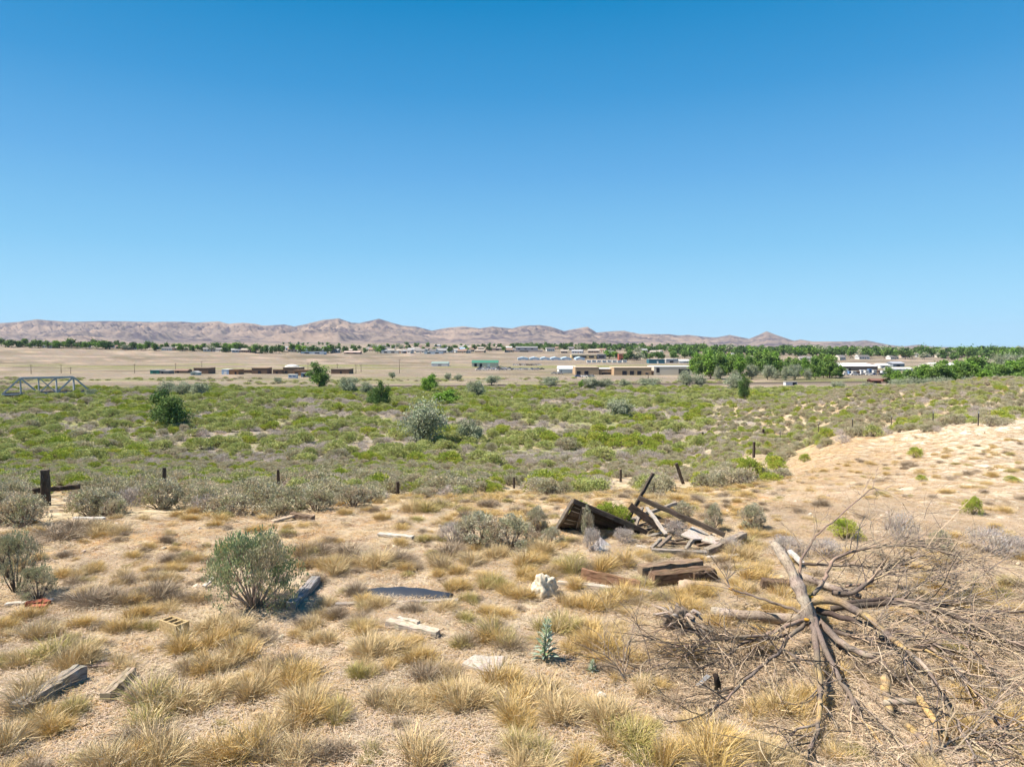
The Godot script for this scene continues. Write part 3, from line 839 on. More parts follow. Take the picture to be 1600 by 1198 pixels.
func make_trees() -> void:
	var green := [L(0.14, 0.235, 0.055), L(0.18, 0.28, 0.065), L(0.105, 0.185, 0.05)]
	var bright := [L(0.18, 0.31, 0.045), L(0.15, 0.27, 0.045)]
	var silver := [L(0.31, 0.345, 0.235), L(0.37, 0.395, 0.285), L(0.26, 0.295, 0.19)]
	var dark := [L(0.085, 0.15, 0.045), L(0.11, 0.18, 0.05)]
	# far town trees
	var far: Array = []
	for k in 5: far.append(tree_meshes(9.0, 4.4 + 0.3 * k, 12, 620, 0.8, [dark, green, green, bright, silver][k], 0.06, 600 + k))
	var txt := ["dark green tree among the far town houses", "mid green tree among the far town houses", "broad mid green tree among the far town houses", "yellow green tree among the far town houses", "silvery green tree among the far town houses"]
	rng.seed = 77
	for q in [[0, 400, 56, 0], [400, 560, 22, 1], [440, 530, 9, 2], [560, 800, 34, 3], [800, 1060, 62, 4], [950, 1130, 18, 5], [1060, 1600, 120, 6]]:
		for k in q[2]:
			var f: float = (k + rng.randf()) / q[2]
			var px := lerpf(q[0], q[1], f)
			var py: float
			match q[3]:
				0: py = lerpf(541.5, 550.5, f) + rr(-1.5, 1.0)
				1: py = rr(548.5, 552.5)
				2: py = rr(538.0, 540.0)
				3: py = rr(540.0, 552.0)
				4: py = lerpf(544.0, 551.0, f) + rr(-2.5, 2.0)
				5: py = rr(559.0, 563.5)
				_: py = lerpf(553.0, 560.0, f) + rr(-5.0, 4.0)
			var p := P(px, py)
			if p.z < -3200.0: continue
			var kind: int = [0, 0, 1, 1, 1, 2, 2, 3, 4][rng.randi() % 9]
			var s := rr(0.8, 1.35) * (1.55 if q[3] == 6 else 1.2)
			plant_tree("town_tree", far[kind], G(p), rr(0, TAU), Vector3(s * rr(0.9, 1.25), s, s), ("tall " if s > 1.6 else ("low " if s < 1.1 else "")) + String(txt[kind]), "trees among the far town houses")
	# more of the same far woods, too many to tell apart
	var mass: Array = [[], []]
	for k in 420:
		var px := rr(1060, 1640) if k < 300 else rr(800, 1080)
		var py := lerpf(551.0, 557.0, clampf((px - 1060.0) / 540.0, 0, 1)) + rr(-6.0, 3.0) if k < 300 else rr(540.0, 547.5)
		var p := P(px, py)
		if p.z < -3200.0: continue
		var s := rr(0.9, 1.7)
		mass[k % 2].append(Transform3D(Basis(Vector3.UP, rr(0, TAU)).scaled_local(Vector3(s * 1.15, s, s)), G(p)))
	many("far_wood", far[1][1], m_leaf, mass[0], [], "green mass of trees behind the far town", "trees")
	many("far_wood", far[0][1], m_leaf, mass[1], [], "darker mass of trees behind the far town", "trees")
	# cottonwood grove, and woods at the right
	var cw: Array = []; var ol: Array = []; var dk: Array = []
	for k in 3:
		cw.append(tree_meshes(15.0, 4.8, 26, 4200, 0.5, bright if k == 1 else green, 0.05, 700 + k))
		ol.append(tree_meshes(8.0, 4.2, 34, 6500, 0.22, silver, 0.0, 720 + k, L(0.14, 0.12, 0.11), 3))
		dk.append(tree_meshes(8.5, 3.9, 28, 6000, 0.26, dark if k == 0 else green, 0.02, 740 + k, L(0.12, 0.1, 0.08), 2))
	rng.seed = 99
	for k in 26:
		var px := 1092.0 + (k % 13) * 17.0 + rr(-6, 6)
		var d := 415.0 + 50.0 * (k / 13) + rr(-15, 15)
		var hpx := rr(33, 46) if px < 1215.0 else rr(25, 36)
		var h := hpx * d / F
		plant_tree("cottonwood_tree", cw[k % 3], flat_at(px, d), rr(0, TAU), Vector3(h / 15.0 * rr(0.8, 1.1), h / 15.0, h / 15.0), "tall green cottonwood in the dense grove on the plain", "cottonwood grove")
	for q in [[1123, 400, 24], [1150, 396, 18], [1176, 402, 26], [1200, 398, 26], [1212, 395, 18], [1228, 392, 24], [1242, 398, 27], [1262, 395, 18]]:
		var h: float = q[2] * q[1] / F
		plant_tree("silver_tree", ol[int(q[0]) % 3], flat_at(q[0], q[1]), rr(0, TAU), Vector3(h / 10.0, h / 8.0, h / 10.0), "silvery tree at the front of the cottonwood grove", "silvery trees before the grove")
	for k in 8:
		var px := 1268.0 + k * 6.5
		var d := 425.0 + rr(-10, 20)
		var h := rr(17, 25) * d / F
		plant_tree("poplar_tree", cw[k % 3], flat_at(px, d), rr(0, TAU), Vector3(h / 15.0 * 1.2, h / 15.0, h / 15.0 * 1.2), "mid green tree at the low warehouse end of the grove", "trees at the low end of the grove")
	for k in 24:
		var px := 1395.0 + k * 11.0 + rr(-5, 5)
		var d := 330.0 + rr(-25, 30)
		var h := (along([[1390.0, 28.0], [1450.0, 38.0], [1500.0, 42.0], [1560.0, 40.0], [1640.0, 40.0]], px) + rr(-6, 5)) * d / F
		if k % 5 == 3: h *= 0.7
		plant_tree("wood_tree", cw[1] if k % 2 else cw[2], flat_at(px, d), rr(0, TAU), Vector3(h / 15.0 * rr(1.1, 1.6), h / 15.0, h / 15.0 * 1.4), ("low " if k % 5 == 3 else "") + ("yellow green" if k % 2 else "full green") + " tree in the woods behind the sagebrush ridge", "woods behind the ridge")
	for k in 14:
		var px := 1398.0 + k * 15.0 + rr(-5, 5)
		var d := 285.0 + rr(-10, 10)
		var h := rr(19, 27) * d / F
		plant_tree("olive_tree", ol[k % 3], flat_at(px, d), rr(0, TAU), Vector3(h / 8.0 * 1.1, h / 8.0, h / 8.0), "silver grey olive tree edging the woods behind the ridge", "silver trees edging the woods")
	for k in 4:
		var d := 420.0
		var h := rr(34, 44) * d / F
		plant_tree("silver_poplar", ol[k % 3], flat_at(1570 + k * 13, d), rr(0, TAU), Vector3(h / 9.0, h / 8.0, h / 9.0), "tall pale silver tree rising over the green woods", "tall pale trees over the woods")
	# single trees on the plain: px, py of the foot, height, width, kind, label
	var list := [
		[265, 669, 57, 60, "d", "dark green bushy tree standing alone before three silvery ones"], [500, 608, 41, 38, "c", "tall green tree with a split crown beside the works yard"],
		[545, 616, 28, 32, "o", "silvery round tree next to the split crowned tree"], [573, 618, 22, 26, "o", "small thin silvery tree leaning by the railway"],
		[597, 638, 40, 28, "d", "upright dark green tree with a low dark neighbour"], [583, 632, 22, 26, "d", "low dark green bushy tree beside an upright one"],
		[660, 699, 69, 74, "o", "large silver grey olive tree in the middle of the plain"], [735, 695, 42, 44, "o", "smaller silver olive tree beside the large one"],
		[673, 616, 30, 28, "g", "bright green tree near the railway in mid plain"], [700, 634, 24, 42, "g", "broad low bright green tree below the railway"],
		[745, 622, 28, 32, "o", "silvery tree close to the bright green pair"], [260, 619, 22, 28, "o", "silvery tree nearest the bridge, of three behind the dark tree"],
		[285, 620, 22, 28, "o", "middle silvery tree of three behind the dark tree"], [311, 621, 24, 30, "o", "silvery tree farthest from the bridge, of three behind the dark tree"],
		[142, 622, 15, 17, "o", "small silvery tree at the bridge end"], [968, 655, 30, 46, "o", "rounded silver olive tree alone on the plain below the garages"],
		[1163, 624, 36, 18, "d", "slim dark green tree in front of a silvery one"], [1150, 611, 24, 34, "o", "silvery tree behind a slim dark green one"],
		[860, 606, 18, 28, "o", "silvery tree before the storage sheds"], [925, 608, 18, 30, "o", "larger silvery tree before the tan two door garage"], [945, 608, 17, 26, "o", "smaller silvery tree before the low tan link building"],
		[975, 606, 14, 24, "o", "low silvery tree before the three garage doors"], [1015, 607, 17, 36, "o", "wide low silvery tree before the canopy hall"],
		[1073, 606, 25, 26, "o", "taller silvery tree before the canopy hall and grove"], [1092, 606, 20, 24, "o", "shorter silvery tree touching the grove beside the canopy hall"], [909, 608, 14, 10, "g", "small bright green tree beside the silvery pair"],
		[613, 591, 10, 12, "o", "tiny silvery tree on the bare plain below town"], [700, 594, 11, 14, "o", "tiny silvery tree with a bare trunk on the plain"], [716, 595, 10, 13, "o", "tiny round silvery tree below the white gabled building"],
		[768, 601, 15, 28, "o", "wide silvery tree below the green roofed building"], [434, 599, 10, 13, "o", "tiny silvery tree before the container"], [1310, 608, 12, 26, "o", "low silvery bush tree behind the ridge crest"], [1355, 607, 12, 28, "o", "low silvery bush tree before the rust red hut"]]
	for q in list:
		var p := P(q[0], q[1]) if q[1] > 612 or q[0] < 1200 else flat_at(q[0], 300.0)
		p = G(p)
		var h: float = q[2] * -p.z / F * 1.12
		var w: float = q[3] * -p.z / F * 0.58
		match q[4]:
			"d": plant_tree("bushy_tree", dk[0], p, rr(0, TAU), Vector3(w / 4.4, h / 8.7, w / 4.4), q[5], "")
			"g": plant_tree("green_tree", [tree_meshes(8.5, 3.9, 26, 5000, 0.28, bright, 0.02, 800, L(0.12, 0.1, 0.08), 2)][0], p, rr(0, TAU), Vector3(w / 4.4, h / 8.7, w / 4.4), q[5], "")
			"c": plant_tree("tall_tree", tree_meshes(11.5, 4.4, 18, 5000, 0.32, green, 0.04, 810, L(0.12, 0.1, 0.08), 2), p, rr(0, TAU), Vector3(w / 4.9, h / 11.7, w / 4.9), q[5], "")
			_: plant_tree("olive_tree", ol[rng.randi() % 3], p, rr(0, TAU), Vector3(w / 4.7, h / 8.2, w / 4.7), q[5], "")

# ---------------------------------------------------------------- low plants
func tuft_mesh(sd: int, n: int, rad: float, tall: float, cols: Array, spread := 1.0, wind := 0.12, clumps := 1) -> ArrayMesh:
	rng.seed = sd
	var b := MB.new()
	var cl: Array = []
	for k in clumps:
		var a := rr(0, TAU)
		var off := Vector3(cos(a), 0, sin(a)) * rad * (rr(0.05, 0.5) if clumps > 1 else 0.0)
		cl.append([off, rr(0.55, 1.1) if clumps > 1 else 1.0, Vector3(rr(-0.3, 0.3), 0, rr(-0.3, 0.3)) if clumps > 1 else Vector3.ZERO, rng.randi() % cols.size()])
	for k in n:
		var g: Array = cl[int(pow(rng.randf(), 1.4) * clumps)]
		var az := rr(0, TAU)
		var q := sqrt(rng.randf())
		var base: Vector3 = Vector3(cos(az), 0, sin(az)) * rad * (0.42 if clumps == 1 else 0.22) * q + g[0]
		base.y = -0.03
		var az2 := az + rr(-1.6, 1.6)
		var lean := (0.05 + 0.9 * rng.randf() * (0.35 + 0.65 * q)) * spread
		var ln: float = tall * rr(0.35, 1.1) * (1.0 - 0.25 * q) * g[1]
		if clumps > 1 and rng.randf() < 0.14: lean = rr(0.9, 1.5)
		var dir: Vector3 = (Vector3(cos(az2) * sin(lean) + wind, cos(lean), sin(az2) * sin(lean)) + g[2]).normalized()
		var bend := Vector3(cos(az2), -rr(0.1, 0.9), sin(az2)) * ln * 0.3 * rr(0.0, 1.2) + Vector3(rr(-0.1, 0.1), 0, rr(-0.1, 0.1)) * ln
		var m := base + dir * ln * rr(0.4, 0.65)
		var t := base + dir * ln + bend
		if t.y < 0.01: t.y = rr(0.0, 0.03)
		var wd := rr(0.0013, 0.0032)
		var side := dir.cross(Vector3(rr(-1, 1), 0.2, rr(-1, 1))).normalized() * wd
		var c: Color = tint(cols[g[3]] if rng.randf() < 0.4 else cols[rng.randi() % cols.size()], 0.25)
		b.quad(base - side, base + side, m + side * 0.8, m - side * 0.8, c)
		b.tri(m - side * 0.8, m + side * 0.8, t, c)
	return b.mesh()

# woody shrub about 1 m tall and 1.2 m wide, foliage in rounded lobes: [stems, foliage]
func shrub_meshes(sd: int, tips: int, per: int, leaf: float, wide: float, cols: Array, twig: Color, flat := 0.9, upright := 1.0, lobe := 0.2, fat := 0.3, nlobes := 15) -> Array:
	rng.seed = sd
	var w := MB.new(); var f := MB.new()
	var lobes: Array = []
	for k in nlobes:
		var a := k * 2.4 + rr(-0.4, 0.4)
		var t := (k + 0.5) / nlobes
		var e := Vector3(cos(a) * wide * sqrt(t) * rr(0.7, 0.95), (0.82 - 0.62 * t * t) * flat * rr(0.82, 1.05), sin(a) * wide * sqrt(t) * rr(0.7, 0.95))
		lobes.append(e)
		w.tube([Vector3(rr(-0.04, 0.04), -0.08, rr(-0.04, 0.04)), Vector3(e.x * 0.4 + rr(-0.05, 0.05), e.y * 0.35, e.z * 0.4 + rr(-0.05, 0.05)), Vector3(e.x * 0.9, e.y * 0.9, e.z * 0.9)], 0.02, 0.006, 4, tint(twig, 0.1))
	var lc: Array = []
	var lr: Array = []
	for k in nlobes:
		lc.append(tint(cols[rng.randi() % cols.size()], 0.12)); lr.append(lobe * rr(0.7, 1.2))
	for k in tips:
		var n := k % nlobes
		var l: Vector3 = lobes[n]
		var dir := Vector3(rng.randfn(), rng.randfn() + 0.45, rng.randfn()).normalized()
		var tip: Vector3 = l + dir * lr[n] * rr(0.55, 1.08)
		if tip.y < 0.03: tip.y = rr(0.03, 0.2)
		var out := (dir * 0.8 + Vector3.UP * upright).normalized()
		var sd2 := (tip - l).cross(Vector3(rr(-1, 1), rr(-1, 1), rr(-1, 1))).normalized() * 0.004
		w.tri(l * 0.8 - sd2, l * 0.8 + sd2, tip + out * leaf * 0.6, tint(twig, 0.2))
		var cc: Color = tint(lc[n], 0.12)
		for q in per:
			var p := tip + Vector3(rr(-1, 1), rr(-1, 1), rr(-1, 1)) * leaf * 0.8
			var dr := (out + Vector3(rr(-1, 1), rr(-0.6, 1), rr(-1, 1)) * 0.6).normalized() * leaf * rr(0.6, 1.25)
			var side := dr.cross(Vector3(rr(-1, 1), rr(-1, 1), rr(-1, 1))).normalized() * leaf * fat * rr(0.7, 1.2)
			f.quad(p, p + dr * 0.5 + side, p + dr, p + dr * 0.5 - side, tint(cc, 0.12))
	return [w.mesh(true), f.mesh()]
func joined(pair: Array) -> ArrayMesh:
	var st := SurfaceTool.new()
	st.begin(Mesh.PRIMITIVE_TRIANGLES)
	var a: Array = pair[0].surface_get_arrays(0); var f: Array = pair[1].surface_get_arrays(0)
	var v: PackedVector3Array = a[Mesh.ARRAY_VERTEX]; var c: PackedColorArray = a[Mesh.ARRAY_COLOR]
	var ix: PackedInt32Array = a[Mesh.ARRAY_INDEX]
	var n := v.size()
	v.append_array(f[Mesh.ARRAY_VERTEX]); c.append_array(f[Mesh.ARRAY_COLOR])
	for q in (f[Mesh.ARRAY_INDEX] as PackedInt32Array): ix.append(q + n)
	var arr := []
	arr.resize(Mesh.ARRAY_MAX)
	arr[Mesh.ARRAY_VERTEX] = v; arr[Mesh.ARRAY_COLOR] = c; arr[Mesh.ARRAY_INDEX] = ix
	var am := ArrayMesh.new()
	am.add_surface_from_arrays(Mesh.PRIMITIVE_TRIANGLES, arr)
	return am

const STRAW := [Color(0.60, 0.47, 0.26), Color(0.66, 0.54, 0.33), Color(0.50, 0.38, 0.20)]
const GOLD := [Color(0.58, 0.41, 0.15), Color(0.64, 0.47, 0.21), Color(0.48, 0.35, 0.13)]
const OLIVE := [Color(0.42, 0.37, 0.13), Color(0.54, 0.45, 0.21), Color(0.33, 0.31, 0.10)]
const GREYS := [Color(0.36, 0.29, 0.21), Color(0.44, 0.37, 0.28), Color(0.28, 0.21, 0.14)]
const SAGE := [Color(0.39, 0.375, 0.245), Color(0.45, 0.425, 0.295), Color(0.33, 0.325, 0.195), Color(0.46, 0.40, 0.28)]
const LEAFGREEN := [Color(0.39, 0.43, 0.15), Color(0.47, 0.485, 0.20), Color(0.32, 0.36, 0.12)]
const LIME := [Color(0.34, 0.40, 0.065), Color(0.42, 0.445, 0.085), Color(0.26, 0.325, 0.05)]
const DRYGREY := [Color(0.47, 0.42, 0.385), Color(0.53, 0.475, 0.43), Color(0.40, 0.35, 0.31)]

func make_plants() -> void:
	make_shrubs()
	make_grass()
	make_litter()

func make_shrubs() -> void:
	var twig := L(0.20, 0.155, 0.125)
	var pairs := {"sage": [], "green": [], "lime": [], "grey": []}
	for k in 4:
		pairs.sage.append(shrub_meshes(100 + k, 520, 7, 0.05, 0.62, SAGE, twig, 0.8, 0.9, 0.22, 0.3, 21))
		pairs.green.append(shrub_meshes(120 + k, 480, 7, 0.058, 0.66, LEAFGREEN, L(0.22, 0.19, 0.12), 0.8, 1.0, 0.24, 0.34, 19))
	for k in 3:
		pairs.lime.append(shrub_meshes(140 + k, 480, 7, 0.055, 0.62, LIME, L(0.24, 0.2, 0.1), 0.78, 1.1, 0.22, 0.32, 19))
		pairs.grey.append(shrub_meshes(160 + k, 520, 3, 0.075, 0.66, DRYGREY, L(0.38, 0.33, 0.30), 0.6, 1.2, 0.22, 0.12))
	var meshes := {}
	for k in pairs:
		meshes[k] = []
		for p in pairs[k]: meshes[k].append(joined(p))
	var spots := {"sage": [], "green": [], "lime": [], "grey": []}
	var post_marks := marks([[72, 790, "near the tall dark fence post"], [256, 767, "near the tilted fence post"], [435, 769, "near the thin fence post"], [621, 776, "near the split fence post"], [803, 763, "near the short fence stub"], [970, 753, "near the post behind the shed"], [1070, 756, "near the leaning fence post"], [1178, 715, "near the post among green shrubs"]])
	rng.seed = 4242
	var taken := {}
	var posts := [[72, 790], [256, 767], [435, 769], [621, 776], [803, 763], [970, 753], [1070, 756], [1178, 715], [90, 764]]
	# slope and hillside
	for i in 27000:
		var d := sqrt(rr(15.0 * 15.0, 178.0 * 178.0)) if i % 2 == 0 else sqrt(rr(15.0 * 15.0, 70.0 * 70.0))
		var x := rr(-0.82, 0.80) * d
		if d > 112.0 and x < 0.27 * d: continue
		var y := H(x, -d)
		var p := pix(Vector3(x, y, -d))
		if p.y > along(EDGE, p.x) - 3.0 + n_mid.get_noise_2d(x * 1.3, -d * 1.3) * (14.0 if p.x < 1215.0 else 34.0): continue
		var blocked := false
		for q in posts:
			if absf(p.x - q[0]) < 15.0 + 500.0 / d and p.y > q[1] - 4.0 and p.y < q[1] + 26.0: blocked = true
		var cell := Vector2i(int(floor(x / 1.05)), int(floor(d / 1.05)))
		if blocked or taken.has(cell): continue
		taken[cell] = true
		var nn := n_mid.get_noise_2d(x * 0.35, -d * 0.35)
		var n2 := n_mid.get_noise_2d(x * 0.6 + 200, -d * 0.6)
		var hill := p.x > 860.0 + (d - 25.0) * 1.2
		if hill and rng.randf() < (0.5 if d < 75.0 else 0.06) - nn * 0.5: continue
		if not hill and rng.randf() < 0.2 - nn * 0.4: continue
		var kind := "sage"
		var q := rng.randf()
		if n2 > 0.16 and q < 0.62: kind = "lime" if q < 0.28 else "green"
		elif q < 0.13: kind = "green" if q < 0.07 else "lime"
		elif q < 0.27: kind = "grey"
		if d < 26.0 and (kind == "green" or kind == "lime") and q > 0.03: kind = "sage"
		var s := rr(0.6, 1.25) * (0.9 if hill else 1.0) * (0.8 if d < 26.0 else 1.0)
		spots[kind].append([d, Vector3(x, y - 0.03, -d), Vector3(s * rr(0.9, 1.25), s * rr(0.8, 1.1), s * rr(0.9, 1.25)), "hill" if hill else "slope"])
	# river plain
	for i in 19000:
		var d := sqrt(rr(92.0 * 92.0, 305.0 * 305.0))
		var x := rr(-0.82, 0.62) * d
		if d < 215.0 and x > 0.29 * d: continue
		var y := H(x, -d)
		var cell := Vector2i(int(floor(x / 2.7)), int(floor(d / 2.7)) + 5000)
		if taken.has(cell): continue
		taken[cell] = true
		var nn := n_mid.get_noise_2d(x * 0.10 + 50, -d * 0.16)
		var n2 := n_mid.get_noise_2d(x * 0.16 - 90, -d * 0.24)
		var lush := clampf((d - 120.0) / 130.0, -0.15, 0.45)
		var q := rng.randf()
		var kind := ""
		var s := 1.0
		if nn + lush * 0.36 > 0.07 - 0.12 * q:
			kind = "green" if n2 < 0.14 else "lime"
			if q < 0.14: kind = "sage"
			s = lerpf(0.8, 2.7, pow(rng.randf(), 1.5))
		elif n2 > -0.18:
			kind = "grey" if q < 0.72 else ("sage" if q < 0.93 else "green")
			s = lerpf(0.8, 2.1, pow(rng.randf(), 1.5))
		else:
			if q < 0.4: continue
			kind = "grey" if q < 0.75 else "sage"
			s = rr(0.6, 1.1)
		spots[kind].append([d, Vector3(x, y - 0.05, -d), Vector3(s * rr(1.0, 1.6), s * rr(0.8, 1.2), s * rr(1.0, 1.6)), "plain"])
	# reeds and willow scrub before the railway
	for i in 420:
		var d := rr(262.0, 300.0)
		var x := rr(-0.48, -0.02) * d
		var s := rr(1.3, 2.2)
		spots["lime" if rng.randf() < 0.45 else "green"].append([d, Vector3(x, H(x, -d) - 0.05, -d), Vector3(s * 1.4, s, s * 1.4), "plain"])
	# strip beyond the railway
	for i in 700:
		var d := rr(345.0, 420.0)
		var x := rr(-0.8, 0.35) * d
		if n_big.get_noise_2d(x * 2.0, -d * 4.0) < 0.05: continue
		var s := rr(1.0, 2.2)
		spots["green" if rng.randf() < 0.7 else "sage"].append([d, Vector3(x, H(x, -d) - 0.05, -d), Vector3(s * 1.6, s * 0.7, s * 1.6), "plain"])
	var words := {"sage": "grey green sagebrush", "green": "leafy green shrub", "lime": "yellow green rabbitbrush shrub", "grey": "dry grey twiggy shrub"}
	var where := {"slope": "on the slope by the wooden fence posts", "hill": "on the sandy hillside", "plain": "on the river plain"}
	for kind in spots:
		var list: Array = spots[kind]
		list.sort_custom(func(a, b): return a[0] < b[0])
		var rest: Array = []
		for k in meshes[kind].size(): rest.append([])
		var keep := 290 if kind != "grey" else 200
		for i in list.size():
			var e: Array = list[i]
			var v: int = i % meshes[kind].size()
			var turn := rr(0, TAU)
			if i < keep:
				var called: String = {"sage": "sagebrush", "green": "green_shrub", "lime": "rabbitbrush", "grey": "dry_shrub"}[kind]
				var size_word: String = ("tall " if e[2].y > 1.15 else ("low " if e[2].y < 0.7 else ""))
				var o := single(called, meshes[kind][v], m_leaf, size_word + words[kind] + " " + (shrub_place(e) if e[3] != "slope" else near_mark(e[1], post_marks, 7.0, shrub_place(e))), "shrub", e[1], turn, words[kind] + " clumps " + where[e[3]])
				o.scale = e[2]
			else:
				rest[v].append(Transform3D(Basis(Vector3.UP, turn).scaled_local(e[2]), e[1]))
		for v in rest.size():
			var called2: String = {"sage": "far_sagebrush", "green": "far_green_scrub", "lime": "far_rabbitbrush", "grey": "far_dry_scrub"}[kind]
			many(called2, meshes[kind][v], m_leaf, rest[v], [], "distant cover of " + words[kind] + " across slope and plain", "scrub")
	# low cover on the plain between the shrubs
	var cov := tuft_mesh(900, 70, 1.6, 0.5, [L(0.25, 0.26, 0.12), L(0.33, 0.30, 0.2), L(0.34, 0.31, 0.28)], 1.0)
	var xf: Array = []; var cs: Array = []
	for i in 4500:
		var d := sqrt(rr(70.0 * 70.0, 300.0 * 300.0))
		var x := rr(-0.8, 0.3) * d
		xf.append(Transform3D(Basis(Vector3.UP, rr(0, TAU)).scaled_local(Vector3(1.5, rr(0.6, 1.2), 1.5)), Vector3(x, H(x, -d), -d)))
		var g := n_mid.get_noise_2d(x * 0.12, -d * 0.2)
		cs.append(L(0.8, 1.0, 0.5) if g > 0.05 else (L(1.25, 1.1, 0.9) if g < -0.12 else L(1.05, 1.0, 1.05)))
	var wide := mat(L(1, 1, 1), 0.9, true)
	many("plain_grass", cov, wide, xf, cs, "low grey and green grass covering the river plain", "grass")
	# the shrubs one can tell apart near the camera
	var hero := shrub_meshes(300, 1300, 7, 0.05, 0.66, [L(0.28, 0.335, 0.17), L(0.34, 0.37, 0.21), L(0.23, 0.28, 0.135), L(0.36, 0.33, 0.21)], L(0.40, 0.32, 0.26), 0.95, 2.4, 0.2, 0.16, 26)
	var hero2 := shrub_meshes(301, 900, 7, 0.04, 0.6, [L(0.36, 0.345, 0.22), L(0.42, 0.385, 0.25)], L(0.13, 0.10, 0.085), 1.0, 1.0, 0.2, 0.22, 14)
	var hero3 := shrub_meshes(302, 900, 7, 0.045, 0.62, SAGE, twig, 0.9, 1.1, 0.19, 0.24, 20)
	var hero4 := shrub_meshes(303, 1100, 2, 0.08, 0.64, DRYGREY, L(0.40, 0.35, 0.32), 0.8, 1.8, 0.24, 0.07, 16)
	var hero5 := shrub_meshes(304, 800, 7, 0.045, 0.6, LIME, L(0.24, 0.2, 0.1), 0.85, 1.3, 0.2, 0.28, 18)
	var hs := [
		[hero, 397, 948, 1.2, 1.6, "large green sagebrush standing alone beside the blue grey log", "sagebrush"], [hero2, 24, 925, 0.95, 0.95, "dark stemmed sagebrush tree beside the red bricks", "sagebrush"], [hero2, 60, 940, 0.55, 0.7, "low grey green sagebrush over the weathered board", "sagebrush"],
		[hero3, 748, 852, 0.74, 1.35, "broad sagebrush before the orange ground, dry grey at one side", "sagebrush"], [hero3, 798, 857, 0.7, 1.25, "broad sagebrush touching the end of the collapsed shed", "sagebrush"], [hero4, 705, 848, 0.5, 0.8, "dry grey shrub joined to the broad sagebrush", "dry_shrub"], [hero3, 838, 832, 0.6, 0.6, "small sagebrush behind the broad pair", "sagebrush"],
		[hero4, 925, 862, 0.55, 0.5, "dead grey bush inside the collapsed shed", "dry_shrub"], [hero3, 918, 845, 0.75, 0.35, "narrow sagebrush growing through the collapsed shed", "sagebrush"],
		[hero5, 905, 822, 0.6, 0.8, "bright yellow green shrub behind the leaning plank panel", "rabbitbrush"], [hero5, 945, 825, 0.62, 0.9, "bright yellow green shrub between panel and leaning pole", "rabbitbrush"], [hero5, 968, 826, 0.55, 0.7, "bright yellow green shrub at the foot of the leaning pole", "rabbitbrush"],
		[hero3, 862, 852, 0.4, 0.6, "small sagebrush at the lath end of the shed wreck", "sagebrush"], [hero4, 975, 848, 0.35, 0.6, "low dry shrub between plaster chunk and leaning pole", "dry_shrub"], [hero4, 1055, 838, 0.4, 0.7, "low dry shrub under the crossing beams", "dry_shrub"], [hero3, 1068, 815, 0.5, 0.7, "sagebrush behind the crossing beams", "sagebrush"], [hero4, 1140, 862, 0.35, 0.6, "low dry shrub beside the lifted timber", "dry_shrub"],
		[hero3, 1115, 828, 0.62, 0.5, "round sagebrush behind the long fallen beam", "sagebrush"], [hero3, 1175, 828, 0.62, 0.8, "twin topped sagebrush beyond the fallen beams", "sagebrush"],
		[hero5, 1320, 842, 0.45, 0.8, "green shrub behind the arching dead branches", "green_shrub"], [hero4, 1405, 848, 0.7, 0.9, "tall dry grey shrub behind the arching dead branches", "dry_shrub"], [hero4, 1545, 866, 0.6, 1.2, "wide dry grey shrub at the edge of the sandy wash", "dry_shrub"], [hero3, 1470, 866, 0.5, 0.6, "small sagebrush between two dry grey shrubs", "sagebrush"], [hero4, 1590, 872, 0.5, 0.8, "low dry shrub beside the wide grey one", "dry_shrub"], [hero4, 1230, 868, 0.45, 0.9, "dry grey shrub behind the pale broken trunk", "dry_shrub"], [hero4, 1290, 870, 0.4, 0.9, "dry low shrub under the arching branch", "dry_shrub"],
		[hero5, 1520, 805, 0.5, 0.55, "bright green shrub alone on the sandy slope", "green_shrub"], [hero5, 1430, 715, 0.55, 0.9, "small green shrub high on the bare slope", "green_shrub"], [hero5, 1440, 752, 0.25, 0.5, "tiny green shrub in the middle of the bare slope", "green_shrub"], [hero5, 1582, 754, 0.25, 0.6, "tiny green shrub low on the pale sand", "green_shrub"],
		[hero5, 1172, 755, 1.35, 1.9, "large leafy green shrub behind the leaning fence post", "green_shrub"], [hero5, 1200, 702, 1.0, 1.2, "leafy green shrub beside the upright fence post", "green_shrub"], [hero5, 1258, 722, 0.6, 0.9, "green shrub at the top edge of the bare slope", "green_shrub"]]
	for h in hs:
		var p := G(P(h[1], h[2]))
		var o := thing(h[6], h[5], "shrub", p, rr(0, TAU))
		o.scale = Vector3(h[4] / 1.45, h[3] / 0.98, h[4] / 1.45)
		part("stems", h[0][0], m_plain, o)
		part("foliage", h[0][1], m_leaf, o)

func shrub_place(e: Array) -> String:
	if e[3] == "plain": return "on the river plain"
	var d: float = e[0]
	if e[3] == "hill":
		return "at the near foot of the sandy hillside" if d < 35.0 else ("halfway along the sandy hillside" if d < 75.0 else "on the sandy ridge behind the steel posts")
	return "at the edge of the terrace" if d < 24.0 else ("high on the slope below the terrace" if d < 40.0 else ("midway down the slope below the terrace" if d < 62.0 else "at the foot of the slope by the plain"))
func marks(list: Array) -> Array:
	var out: Array = []
	for q in list: out.append([P(q[0], q[1]), q[2]])
	return out
func near_mark(p: Vector3, list: Array, most: float, other: String) -> String:
	var best := most
	var say := other
	for q in list:
		var d: float = Vector2(p.x - q[0].x, p.z - q[0].z).length()
		if d < best: best = d; say = q[1]
	return say

